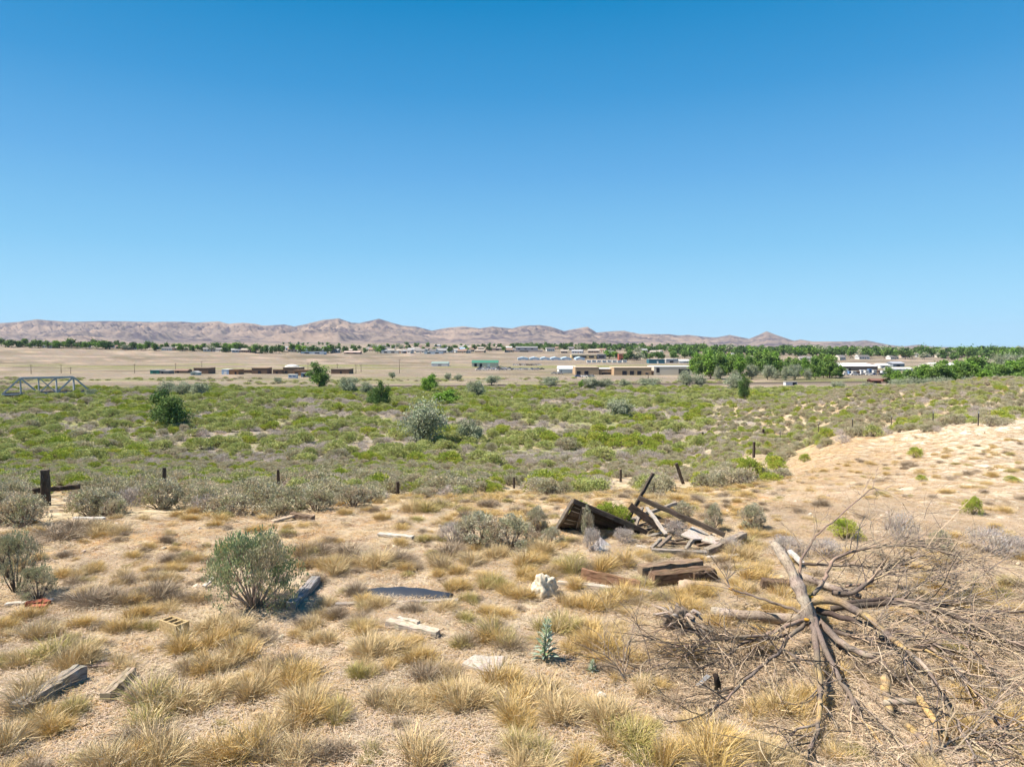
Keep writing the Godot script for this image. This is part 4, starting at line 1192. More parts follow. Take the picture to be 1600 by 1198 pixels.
func make_grass() -> void:
	var spots := marks([[75, 1080, "beside the thick grey beam"], [182, 1070, "beside the short split timber"], [272, 985, "beside the yellow concrete block"], [65, 945, "beside the red bricks"], [397, 945, "under the large green sagebrush"], [625, 930, "beside the black rubber strip"], [645, 980, "beside the pale split log"], [850, 930, "beside the white rock"], [755, 1040, "beside the concrete slab"], [850, 1030, "beside the mullein"], [1055, 895, "beside the stacked ties"], [945, 915, "beside the long whitish pole"], [1060, 985, "beside the root stump"], [1270, 1000, "under the dead tree"], [1400, 1100, "beside the yellow barked billets"], [1124, 1085, "beside the burnt stake"], [930, 855, "before the collapsed shed"], [1090, 860, "before the fallen timbers"], [770, 850, "before the broad sagebrush"], [28, 925, "by the dark stemmed sagebrush"], [590, 835, "near the whitish plank"], [470, 806, "near the brown log end"]])
	var kinds := [[STRAW, "straw coloured bunchgrass tuft on the dry terrace"], [GOLD, "golden bunchgrass tuft on the dry terrace"], [OLIVE, "olive green based bunchgrass tuft on the dry terrace"], [GREYS, "grey dead bunchgrass tuft on the dry terrace"]]
	var ms: Array = []
	for k in 4:
		ms.append([])
		for j in 5:
			var cols: Array = []
			cols.append_array(kinds[k][0]); cols.append_array(kinds[k][0])
			if k < 3: cols.append_array(STRAW)
			cols.append(GREYS[j % 3])
			ms[k].append(tuft_mesh(400 + k * 10 + j, 1900, 0.36, 0.42, cols, 1.0 if k < 3 else 1.35, 0.06, 3 + j % 3))
	rng.seed = 515
	# traced tufts: px, py of the foot, width in px, kind
	var list := [[88, 1030, 95, 2], [130, 1035, 70, 0], [235, 985, 45, 2], [225, 1122, 120, 2], [275, 1108, 120, 0], [310, 1185, 110, 0], [365, 1180, 100, 1], [115, 1112, 55, 2], [60, 1090, 90, 0], [20, 1165, 90, 0], [510, 1002, 60, 0], [575, 1022, 90, 0], [718, 1014, 50, 2], [780, 1008, 80, 2], [868, 985, 70, 2], [940, 1015, 80, 1], [720, 1102, 100, 0], [750, 1098, 80, 0], [610, 1108, 80, 0], [648, 1115, 50, 0], [430, 1148, 110, 0], [470, 1110, 90, 0], [500, 1120, 80, 1], [572, 1188, 50, 2], [800, 1130, 80, 1], [990, 1168, 110, 2], [940, 1130, 90, 0], [885, 1120, 100, 0], [830, 1090, 100, 1], [790, 1075, 80, 1], [1120, 1195, 120, 1], [1060, 1196, 80, 1], [670, 1196, 110, 0], [240, 1198, 110, 0], [170, 1198, 100, 0], [130, 945, 90, 3], [175, 942, 80, 3], [205, 940, 60, 3], [255, 930, 60, 3], [285, 938, 60, 3], [520, 890, 70, 0], [590, 885, 80, 0], [620, 878, 60, 3], [690, 885, 60, 0], [740, 880, 70, 0], [775, 918, 60, 2], [700, 952, 50, 0], [598, 945, 46, 0], [640, 956, 44, 3], [830, 882, 60, 1], [880, 885, 50, 2], [900, 892, 55, 2], [940, 890, 55, 1], [965, 885, 60, 1], [960, 945, 70, 1], [985, 935, 60, 1], [1000, 915, 40, 2], [915, 950, 60, 1], [885, 945, 50, 1], [830, 935, 50, 1], [420, 1052, 70, 0], [470, 1065, 80, 1], [330, 1048, 70, 0], [370, 1025, 70, 1], [280, 1020, 60, 1], [185, 1045, 60, 0], [340, 1088, 80, 0], [395, 1090, 80, 0], [450, 1195, 110, 0], [520, 1180, 70, 3], [820, 1196, 110, 0], [900, 1196, 70, 1], [1180, 905, 60, 1], [1165, 930, 50, 1], [1225, 930, 60, 1], [1095, 905, 40, 2], [1270, 1105, 70, 1], [1210, 1110, 90, 0], [1180, 1130, 70, 1], [1200, 1190, 90, 0], [890, 1020, 40, 1], [660, 1062, 70, 3], [700, 1058, 60, 0], [445, 945, 40, 0], [510, 948, 50, 0], [580, 952, 50, 0], [370, 990, 70, 0], [330, 985, 60, 0], [415, 1000, 50, 3], [60, 1000, 70, 0], [30, 1035, 60, 0], [560, 930, 50, 3], [490, 868, 70, 3], [550, 870, 70, 3], [700, 865, 70, 3], [780, 870, 60, 0], [850, 865, 60, 0], [1150, 870, 60, 0], [1165, 850, 50, 2], [1120, 975, 60, 1], [1090, 930, 50, 1], [120, 830, 60, 3], [85, 840, 80, 3], [150, 833, 60, 0], [185, 835, 50, 0], [20, 860, 60, 3], [640, 800, 50, 0], [670, 800, 60, 2], [700, 795, 50, 2]]
	var n := 0
	for t in list:
		var p := G(P(t[0], t[1]))
		var s: float = t[2] / F * p.distance_to(CAM) / 0.60
		var o := single("bunchgrass_tuft", ms[t[3]][n % 5], m_grass, ("wide " if t[2] > 85 else ("small " if t[2] < 52 else "")) + String(kinds[t[3]][1]).replace("on the dry terrace", near_mark(p, spots, 1.5, "on the dry terrace")), "grass tuft", p, rr(0, TAU), "bunchgrass tufts on the terrace")
		var hs := rr(0.8, 1.15) * clampf(s, 0.6, 1.25)
		o.scale = Vector3(s, hs, s)
		n += 1
	# smaller ones in between, nearest first as things, the rest as cover
	var rest: Array = [[], [], [], []]
	var cand: Array = []
	for i in 7500:
		var d := sqrt(rr(5.0 * 5.0, 34.0 * 34.0))
		var x := rr(-0.85, 0.85) * d
		var p := Vector3(x, H(x, -d), -d)
		var q := pix(p)
		var edge := along(EDGE, q.x)
		if q.y < edge - 12.0: continue
		if q.x > 1200.0 and q.y < 870.0 and rng.randf() < 0.8: continue
		if d > 13.0 and q.x < 650 and rng.randf() < 0.6: continue
		if q.x > 1300.0 and q.y > 880.0 and rng.randf() < 0.5: continue
		if n_mid.get_noise_2d(x * 1.8, -d * 1.8) < -0.12 and rng.randf() < 0.8: continue
		if near_mark(p, spots, 0.5, "") != "": continue
		cand.append([d, p])
	cand.sort_custom(func(a, b): return a[0] < b[0])
	for c in cand:
		var k: int = [0, 0, 1, 1, 1, 2, 3, 3][rng.randi() % 8]
		var s := rr(0.3, 0.95)
		if n < 298:
			var o := single("bunchgrass_tuft", ms[k][n % 5], m_grass, ("tiny " if s < 0.4 else "small ") + String(kinds[k][1]).replace("on the dry terrace", near_mark(c[1], spots, 1.5, "on the dry terrace")), "grass tuft", c[1], rr(0, TAU), "bunchgrass tufts on the terrace")
			o.scale = Vector3(s, s * rr(0.7, 1.1), s)
			n += 1
		else:
			rest[k].append(Transform3D(Basis(Vector3.UP, rr(0, TAU)).scaled_local(Vector3(s, s * rr(0.6, 1.0), s)), c[1]))
	for k in 4: many("far_bunchgrass", ms[k][0], m_grass, rest[k], [], "smaller " + String(kinds[k][1]).replace(" tuft on", " cover across"), "grass")
	# mullein
	var mp := G(P(850, 1032))
	var mu := thing("mullein_plant", "blue green woolly mullein with upright leafy stalk", "plant", mp)
	var lf := MB.new()
	rng.seed = 61
	for k in 70:
		var y := 0.03 + 0.5 * float(k) / 70.0
		var a := k * 2.4
		var ln := lerpf(0.22, 0.07, float(k) / 70.0) * rr(0.8, 1.1)
		var dir := Vector3(cos(a), lerpf(0.35, 1.3, float(k) / 70.0), sin(a)).normalized()
		var b0 := Vector3(cos(a) * 0.015 + y * 0.08, y, sin(a) * 0.015)
		dir = (dir + Vector3(rr(-1, 1), rr(-1, 1), rr(-1, 1)) * 0.3).normalized()
		var sd := dir.cross(Vector3.UP).normalized() * ln * rr(0.12, 0.2)
		var m := b0 + dir * ln * 0.55
		var tp := b0 + dir * ln - Vector3(0, ln * 0.15, 0)
		var c := tint([L(0.30, 0.36, 0.27), L(0.37, 0.42, 0.34), L(0.19, 0.26, 0.14)][k % 3], 0.15)
		lf.quad(b0, m + sd, tp, m - sd, c)
	part("leaves", lf.mesh(), m_leaf, mu)
	var stk := MB.new()
	stk.tube([Vector3(0, -0.03, 0), Vector3(0.02, 0.3, 0), Vector3(0.05, 0.58, 0)], 0.015, 0.008, 6, L(0.22, 0.25, 0.17))
	part("stalk", stk.mesh(true), m_plain, mu)
	var mu2 := copy(mu, G(P(925, 1055)), 1.0, Vector3(0.5, 0.35, 0.5), "small low blue green mullein rosette on dry ground")

func make_litter() -> void:
	# orange dry cheatgrass mats, straw litter, pebbles
	var mat_mesh := tuft_mesh(950, 110, 0.75, 0.10, [L(0.62, 0.36, 0.13), L(0.55, 0.30, 0.10), L(0.66, 0.44, 0.20)], 1.2, 0.0)
	var straw := MB.new()
	rng.seed = 960
	for k in 70:
		var p := Vector3(rr(-0.28, 0.28), rr(0.004, 0.03), rr(-0.28, 0.28))
		var a := rr(0, TAU)
		var dir := Vector3(cos(a), rr(-0.05, 0.12), sin(a)) * rr(0.02, 0.085)
		var sd := Vector3(-sin(a), 0, cos(a)) * rr(0.001, 0.0022)
		straw.quad(p - sd, p + sd, p + dir + sd, p + dir - sd, tint(L(1, 1, 1), 0.25))
	var straw_mesh := straw.mesh()
	var stone := MB.new()
	var ico := SphereMesh.new()
	ico.radius = 1.0; ico.height = 1.6; ico.radial_segments = 6; ico.rings = 3
	var sa := ico.get_mesh_arrays()
	for k in (sa[Mesh.ARRAY_VERTEX] as PackedVector3Array).size():
		var q: Vector3 = sa[Mesh.ARRAY_VERTEX][k]
		stone.pt(q * (1.0 + 0.25 * sin(q.x * 5.0 + q.z * 7.0) * cos(q.y * 4.0)), L(1, 1, 1))
	stone.ix = sa[Mesh.ARRAY_INDEX]
	var stone_mesh := stone.mesh()
	var x1: Array = []; var c1: Array = []; var x2: Array = []; var c2: Array = []; var x3: Array = []; var c3: Array = []; var x4: Array = []; var c4: Array = []
	for i in 42000:
		var d := sqrt(rr(4.5 * 4.5, 40.0 * 40.0)) if i % 3 == 0 else rr(5.0, 18.0)
		var x := rr(-0.85, 0.85) * d
		if i % 3 == 2:
			d = rr(13.0, 50.0)
			x = rr(0.37, 0.85) * d
		var y := H(x, -d)
		var p := pix(Vector3(x, y, -d))
		var edge := along(EDGE, p.x)
		if p.y < edge - 6.0: continue
		var slope := p.x > 1210.0 and p.y < 868.0
		var b := n_fine.get_noise_2d(x * 1.7, -d * 1.7 + 90)
		var a := n_mid.get_noise_2d(x * 2.3 + 40, -d * 2.3)
		var band := clampf(1.0 - absf(p.y - edge - 24.0) / 42.0, 0, 1) if p.x < 1260.0 else 0.0
		var k := rng.randf()
		if k < 0.36 and b * 1.5 + a * 0.9 + band * 0.9 > 0.30 and not slope:
			var s := rr(0.4, 1.0)
			x1.append(Transform3D(Basis(Vector3.UP, rr(0, TAU)).scaled_local(Vector3(s, s * rr(0.5, 1.1), s)), Vector3(x, y, -d)))
			c1.append(Color(rr(0.8, 1.15), rr(0.75, 1.15), rr(0.7, 1.2)))
		elif k < 0.86:
			var s := rr(0.7, 1.4)
			x2.append(Transform3D(Basis(Vector3.UP, rr(0, TAU)).scaled_local(Vector3(s, s, s)), Vector3(x, y + 0.004, -d)))
			c2.append(tint([L(0.54, 0.43, 0.30), L(0.44, 0.36, 0.28), L(0.58, 0.47, 0.35), L(0.50, 0.34, 0.18), L(0.40, 0.32, 0.25)][rng.randi() % 5], 0.1))
		elif k < 0.97:
			var s := rr(0.006, 0.024) if rng.randf() < 0.9 else rr(0.03, 0.07)
			x3.append(Transform3D(Basis(Vector3(rr(-1, 1), 1, rr(-1, 1)).normalized(), rr(0, TAU)).scaled_local(Vector3(s, s * 0.7, s * rr(0.7, 1.2))), Vector3(x, y + s * 0.1, -d)))
			c3.append(tint([L(0.62, 0.54, 0.43), L(0.5, 0.42, 0.33), L(0.72, 0.66, 0.56), L(0.36, 0.29, 0.23)][rng.randi() % 4], 0.1))
		if slope and k > 0.15:
			var s := rr(0.25, 0.8)
			x4.append(Transform3D(Basis(Vector3.UP, rr(0, TAU)).scaled_local(Vector3(s, s * rr(0.5, 1.0), s)), Vector3(x, y, -d)))
			c4.append(tint([L(0.7, 0.8, 0.95), L(0.85, 1.0, 1.4), L(0.55, 0.65, 0.9), L(0.8, 0.8, 0.75)][rng.randi() % 4], 0.1))
	var short := tuft_mesh(970, 170, 0.5, 0.13, [L(1, 1, 1), L(0.85, 0.82, 0.78), L(1.1, 1.05, 0.95)], 1.25, 0.0, 5)
	var x5: Array = []; var c5: Array = []
	for i in 9500:
		var d := sqrt(rr(4.6 * 4.6, 19.0 * 19.0)) if i % 3 else rr(5.0, 12.0)
		var x := rr(-0.85, 0.85) * d
		var nn := n_mid.get_noise_2d(x * 1.5 + 11, -d * 1.5) + n_fine.get_noise_2d(x * 0.8, -d * 0.8) * 0.6
		if nn < -0.05 + rr(-0.1, 0.1): continue
		var y := H(x, -d)
		var p := pix(Vector3(x, y, -d))
		if p.y < along(EDGE, p.x) - 4.0 or (p.x > 1230.0 and p.y < 900.0): continue
		var s := rr(0.4, 1.1)
		x5.append(Transform3D(Basis(Vector3.UP, rr(0, TAU)).scaled_local(Vector3(s, s * rr(0.4, 1.2), s)), Vector3(x, y, -d)))
		c5.append(tint([L(0.60, 0.47, 0.28), L(0.50, 0.41, 0.29), L(0.56, 0.38, 0.17), L(0.66, 0.55, 0.38), L(0.44, 0.35, 0.25)][int(clampf(nn * 4.0 + rr(0, 4.0), 0, 4.9))], 0.12))
	var mm := mat(L(1, 1, 1), 0.9, true)
	many("short_dry_grass", short, mm, x5, c5, "short trampled straw grass between the larger tufts", "grass")
	many("cheatgrass_mat", mat_mesh, mm, x1, c1, "low orange dry cheatgrass mats on the terrace", "grass")
	many("straw_litter", straw_mesh, mm, x2, c2, "fallen straw and grey plant litter on the soil", "litter")
	many("pebbles", stone_mesh, m_stone, x3, c3, "small pale pebbles and clods on the soil", "gravel")
	many("slope_grass", mat_mesh, mm, x4, c4, "sparse short dry grass on the bare sandy slope", "grass")

# ---------------------------------------------------------------- timber and rubble
func timber_mesh(a: Vector3, b: Vector3, w: float, h: float, col: Color, sd: int, twist := 0.0, worn := 0.2) -> ArrayMesh:
	rng.seed = sd
	var m := MB.new()
	var pts: Array = []; var rings: Array = []; var cols: Array = []
	var n := 12
	var c := 0.16
	for i in n:
		var t := float(i) / (n - 1)
		pts.append(a.lerp(b, t) + Vector3(0, rr(-0.006, 0.006), 0))
		var ring: Array = []
		for q in [Vector2(-1 + c, -1), Vector2(1 - c, -1), Vector2(1, -1 + c), Vector2(1, 1 - c), Vector2(1 - c, 1), Vector2(0.15, 1), Vector2(0.0, 0.9), Vector2(-0.15, 1), Vector2(-1 + c, 1), Vector2(-1, 1 - c), Vector2(-1, -1 + c)]:
			ring.append(Vector2(q.x * w * 0.5 * (1.0 + rr(-worn, worn) * 0.6), q.y * h * 0.5 * (1.0 + rr(-worn, worn) * 0.6)))
		rings.append(ring)
		for q in 11: cols.append(tint(col, 0.16))
	m.sweep(pts, rings, cols, false, true, twist)
	return m.mesh()
func log_mesh(pts: Array, r0: float, r1: float, col: Color, sd: int, sides := 9, rough := 0.14) -> ArrayMesh:
	rng.seed = sd
	var m := MB.new()
	var rings: Array = []; var cols: Array = []
	var fine: Array = []
	for i in pts.size() - 1:
		for k in 3: fine.append((pts[i] as Vector3).lerp(pts[i + 1], k / 3.0))
	fine.append(pts[-1])
	for i in fine.size():
		var r := lerpf(r0, r1, float(i) / (fine.size() - 1))
		var ring: Array = []
		for k in sides:
			var a := TAU * k / sides
			ring.append(Vector2(cos(a), sin(a)) * r * (1.0 + rr(-rough, rough)))
		rings.append(ring)
		cols.append(tint(col, 0.12))
	m.sweep(fine, rings, cols, true)
	return m.mesh(true)
var board_seed := 2000
func board(px0: float, py0: float, h0: float, px1: float, py1: float, h1: float, w: float, t: float, col: Color, label: String, called := "weathered_board", cat := "board", group := "") -> MeshInstance3D:
	board_seed += 1
	return single(called, timber_mesh(P(px0, py0, h0), P(px1, py1, h1), w, t, col, board_seed), m_wood, label, cat, Vector3.ZERO, 0.0, group)
func at_h(px: float, py: float, d: float) -> Vector3: return at_depth(px, py, d)

func rock_mesh(size: Vector3, col: Color, sd: int, rough := 0.3, n := 26) -> ArrayMesh:
	var nz := FastNoiseLite.new()
	nz.seed = sd; nz.frequency = 0.9; nz.fractal_octaves = 5
	var m := MB.new()
	for i in n + 1:
		for k in n * 2:
			var th := PI * i / n; var ph := TAU * k / (n * 2)
			var dir := Vector3(sin(th) * cos(ph), cos(th), sin(th) * sin(ph))
			var q := dir * (1.0 + rough * nz.get_noise_3dv(dir * 1.1) * 1.3 - rough * 0.55 * absf(nz.get_noise_3dv(dir * 2.6)))
			m.pt(Vector3(q.x * size.x, q.y * size.y, q.z * size.z), col)
	for i in n:
		for k in n * 2:
			var a := i * n * 2 + k; var b := i * n * 2 + (k + 1) % (n * 2)
			for q in [a, b, a + n * 2, b, b + n * 2, a + n * 2]: m.ix.append(q)
	return m.mesh(true)

func slab_mesh(poly: Array, thick: float, col: Color, sd: int) -> ArrayMesh:
	rng.seed = sd
	var m := MB.new()
	var mid := Vector3.ZERO
	var up := Vector3(0, thick, 0)
	for p in poly: mid += p
	mid /= poly.size()
	for i in poly.size():
		var a: Vector3 = poly[i]; var b: Vector3 = poly[(i + 1) % poly.size()]
		var e := (a + b) * 0.5 + Vector3(rr(-0.02, 0.02), rr(-0.01, 0.01), rr(-0.02, 0.02))
		for q in [[a, e], [e, b]]:
			m.tri(mid + up, q[0] + up, q[1] + up, tint(col, 0.05))
			m.quad(q[0], q[0] + up, q[1] + up, q[1], tint(col, 0.12))
			m.tri(mid, q[1], q[0], col)
	return m.mesh()

func make_debris() -> void:
	var dk := L(0.10, 0.08, 0.066); var gw := L(0.31, 0.28, 0.245); var lw := L(0.52, 0.48, 0.43); var bw := L(0.20, 0.145, 0.105)
	# wooden fence posts
	var posts := [[72, 790, 57, 0.0, 0.1, "tall dark fence post beside the fallen dark rail"], [256, 767, 37, -0.04, 0.085, "dark fence post tilted slightly beside yellow green rabbitbrush"], [435, 769, 36, 0.0, 0.075, "thin dark fence post before a flat topped green bush"], [621, 776, 24, -0.03, 0.075, "short split dark fence post deep in sagebrush"], [803, 763, 18, 0.0, 0.075, "short dark fence stub at the end of the sagebrush slope"], [970, 753, 20, 0.02, 0.09, "dark fence post on the sandy hillside behind the shed"], [1070, 756, 33, 0.42, 0.11, "thick dark fence post leaning over behind the shed"], [1178, 715, 25, 0.0, 0.1, "dark upright fence post among leafy green shrubs"], [1098, 686, 11, 0.0, 0.13, "small dark post on the sandy spur"], [1193, 680, 10, 0.05, 0.14, "stub of a post higher on the sandy spur"]]
	for q in posts:
		var p := G(P(q[0], q[1]))
		var h: float = q[2] * -p.z / F
		var o := thing("fence_post", q[5], "fence post", p, 0.0, "old wooden fence posts")
		part("shaft", timber_mesh(Vector3(0, -0.3, 0), Vector3(-q[3] * h, h, 0.02), q[4] * 1.9, q[4] * 1.9, dk, 1500 + int(q[0])), m_wood, o)
	var pd := -P(72, 790).z + 0.35
	single("fallen_rail", timber_mesh(at_depth(50, 767, pd), at_depth(125, 760, pd + 0.6), 0.11, 0.13, dk, 1499, 0.0, 0.5), m_wood, "dark rail hanging across behind the tall fence post", "rail")
	for q in [[1219, 692, 20], [1279, 680, 20], [1332, 677, 25], [1393, 672, 23], [1458, 668, 26], [1529, 665, 23]]:
		var p := G(P(q[0], q[1]))
		var h: float = q[2] * -p.z / F
		var o := thing("steel_fence_post", "thin dark steel fence post along the top of the bare slope", "fence post", p, 0.0, "steel posts along the slope")
		var m := MB.new()
		m.box(Vector3(0, h * 0.5 - 0.15, 0), Vector3(0.075, h + 0.3, 0.03), L(0.10, 0.085, 0.075))
		part("shaft", m.mesh(), m_plain, o)
		m = MB.new()
		m.box(Vector3(0, h - 0.08, 0.02), Vector3(0.08, 0.16, 0.012), L(0.5, 0.48, 0.45))
		part("cap", m.mesh(), m_plain, o)
	# foreground timbers
	single("timber_beam", timber_mesh(P(26, 1112, 0.06), P(124, 1050, 0.09), 0.17, 0.17, gw, 1601, 0.0, 0.34), m_wood, "thick weathered grey squared beam lying among the grass", "beam")
	board(163, 1090, 0.06, 205, 1048, 0.06, 0.11, 0.09, L(0.38, 0.31, 0.23), "short split brown grey timber beside the thick beam", "split_timber", "timber")
	board(128, 1040, 0.02, 215, 1036, 0.02, 0.10, 0.03, L(0.45, 0.33, 0.26), "thin pinkish board behind the thick grey beam")
	board(8, 944, 0.05, 82, 937, 0.06, 0.1, 0.03, lw, "weathered light board lying over the red bricks")
	board(168, 947, 0.01, 216, 948, 0.01, 0.12, 0.025, L(0.6, 0.56, 0.5), "pale board under brown dead grass")
	board(524, 944, 0.04, 716, 938, 0.04, 0.1, 0.05, gw, "long thin grey plank before the black rubber strip")
	board(455, 947, 0.06, 494, 905, 0.09, 0.16, 0.13, L(0.30, 0.29, 0.29), "blue grey weathered log in the shade of the large sagebrush", "weathered_log", "log")
	board(318, 916, 0.05, 334, 902, 0.12, 0.08, 0.03, lw, "short pale stake beside the large sagebrush", "wood_stake")
	board(606, 972, 0.06, 684, 990, 0.06, 0.14, 0.1, L(0.52, 0.46, 0.38), "pale split log with broken end on bare soil", "split_log", "log")
	board(622, 966, 0.07, 654, 974, 0.08, 0.07, 0.06, L(0.54, 0.48, 0.40), "short pale splinter lying on the split log", "split_log", "log")
	board(592, 834, 0.04, 645, 839, 0.05, 0.14, 0.05, L(0.55, 0.52, 0.47), "whitish plank lying on orange dry grass")
	board(115, 809, 0.1, 162, 810, 0.1, 0.09, 0.05, L(0.6, 0.58, 0.54), "whitish thin plank below the sagebrush slope")
	board(455, 804, 0.12, 489, 811, 0.06, 0.16, 0.13, bw, "brown grey log end at the terrace edge", "weathered_log", "log")
	board(425, 815, 0.03, 458, 806, 0.1, 0.14, 0.05, L(0.5, 0.4, 0.3), "tan board propped against the brown log")
	board(908, 896, 0.12, 1000, 917, 0.07, 0.04, 0.2, L(0.30, 0.185, 0.115), "reddish brown wide board standing on edge by the stacked ties")
	board(872, 911, 0.05, 1018, 927, 0.05, 0.1, 0.09, L(0.52, 0.46, 0.39), "long whitish pole lying beside the white rock", "wood_pole", "pole")
	board(1000, 890, 0.16, 1095, 880, 0.2, 0.2, 0.16, L(0.27, 0.2, 0.14), "upper brown railway tie of the stack", "railway_tie", "railway tie")
	board(1018, 904, 0.13, 1112, 894, 0.13, 0.24, 0.2, L(0.17, 0.115, 0.075), "lower dark railway tie of the stack", "railway_tie", "railway tie")
	board(1080, 902, 0.1, 1115, 897, 0.1, 0.2, 0.18, L(0.12, 0.085, 0.06), "short dark tie end against the stack", "railway_tie", "railway tie")
	board(1190, 912, 0.1, 1242, 916, 0.1, 0.2, 0.18, L(0.15, 0.105, 0.075), "dark railway tie behind the dead tree trunk", "railway_tie", "railway tie")
	board(1234, 860, 0.25, 1254, 880, 0.1, 0.1, 0.05, L(0.58, 0.56, 0.53), "white painted board leaning behind the pale trunk")
	# cinder block with three cores
	var bp := G(P(272, 990))
	var cb := thing("cinder_block", "yellow tan concrete block with open cores on dry grass", "concrete block", bp + Vector3(0, 0.0, 0), -0.55)
	var tone := L(0.42, 0.325, 0.18)
	for z in [-0.085, 0.085]:
		var m := MB.new()
		m.box(Vector3(0, 0.09, z), Vector3(0.4, 0.2, 0.03), tone)
		part("face", m.mesh(), m_stone, cb)
	for x in [-0.183, -0.061, 0.061, 0.183]:
		var m := MB.new()
		m.box(Vector3(x, 0.09, 0), Vector3(0.034, 0.197, 0.14), tone)
		part("web", m.mesh(), m_stone, cb)
	var inner := MB.new()
	inner.box(Vector3(0, 0.03, 0), Vector3(0.33, 0.05, 0.14), L(0.3, 0.2, 0.1))
	part("soil_fill", inner.mesh(), m_stone, cb)
	for q in [[52, 948, 0.3], [68, 946, -0.5], [60, 954, 0.1]]:
		var m := MB.new()
		m.box(Vector3(0, 0.035, 0), Vector3(0.21, 0.065, 0.1), L(0.36, 0.115, 0.075))
		single("red_brick", m.mesh(), m_stone, "red clay brick in the small heap beside the sagebrush tree", "brick", G(P(q[0], q[1])) + Vector3(0, 0.02, 0), q[2], "red bricks in a heap")
	# black rubber strip, an upturned shallow trough half sunk in soil
	var rb := MB.new()
	var a := G(P(548, 930)); var b := G(P(705, 934))
	var rp: Array = []; var rings: Array = []
	for i in 15:
		var t := float(i) / 14.0
		rp.append(a.lerp(b, t) + Vector3(0, -0.02, -0.06 * sin(t * PI)))
		var k := 0.55 + 0.45 * sin(PI * clampf(t, 0.06, 0.94))
		var ring: Array = []
		for j in 9:
			var an := PI * j / 8.0
			ring.append(Vector2(cos(an) * 0.22 * k, sin(an) * 0.14 * k * (1.0 + 0.06 * sin(i * 2.1))))
		for j in 9:
			var an := PI * (8 - j) / 8.0
			ring.append(Vector2(cos(an) * 0.2 * k, sin(an) * 0.125 * k))
		rings.append(ring)
	rb.sweep(rp, rings, [L(0.035, 0.042, 0.055)], true)
	var m_rub := mat(L(1, 1, 1), 0.55, true)
	single("rubber_strip", rb.mesh(true), m_rub, "long black rubber strip half sunk in the soil", "rubber strip")
	# white rock, plaster pieces, slab
	single("white_rock", rock_mesh(Vector3(0.21, 0.2, 0.16), L(0.66, 0.59, 0.47), 5, 0.5), m_stone, "knobbly white rock standing beside the long whitish pole", "rock", G(P(850, 930)) + Vector3(0, 0.12, 0), 0.4)
	single("small_rock", rock_mesh(Vector3(0.06, 0.05, 0.05), L(0.75, 0.72, 0.66), 8, 0.3, 8), m_stone, "small white stone in front of the golden tufts", "rock", G(P(940, 1092)) + Vector3(0, 0.03, 0), 0.0)
	single("concrete_slab", slab_mesh([P(722, 1042, 0.0), P(742, 1028, 0.0), P(788, 1030, 0.0), P(785, 1052, 0.0), P(758, 1056, 0.0)], 0.05, L(0.45, 0.41, 0.37), 3), m_stone, "pale flat concrete slab lying between grass tufts", "slab")
	single("plaster_chunk", slab_mesh([at_depth(914, 864, 13.2), at_depth(938, 842, 13.5), at_depth(957, 857, 13.5), at_depth(948, 864, 13.2)], 0.04, L(0.62, 0.59, 0.54), 4), m_stone, "white plaster chunk leaning before the collapsed shed", "plaster")
	make_shed(dk, gw, lw, bw)

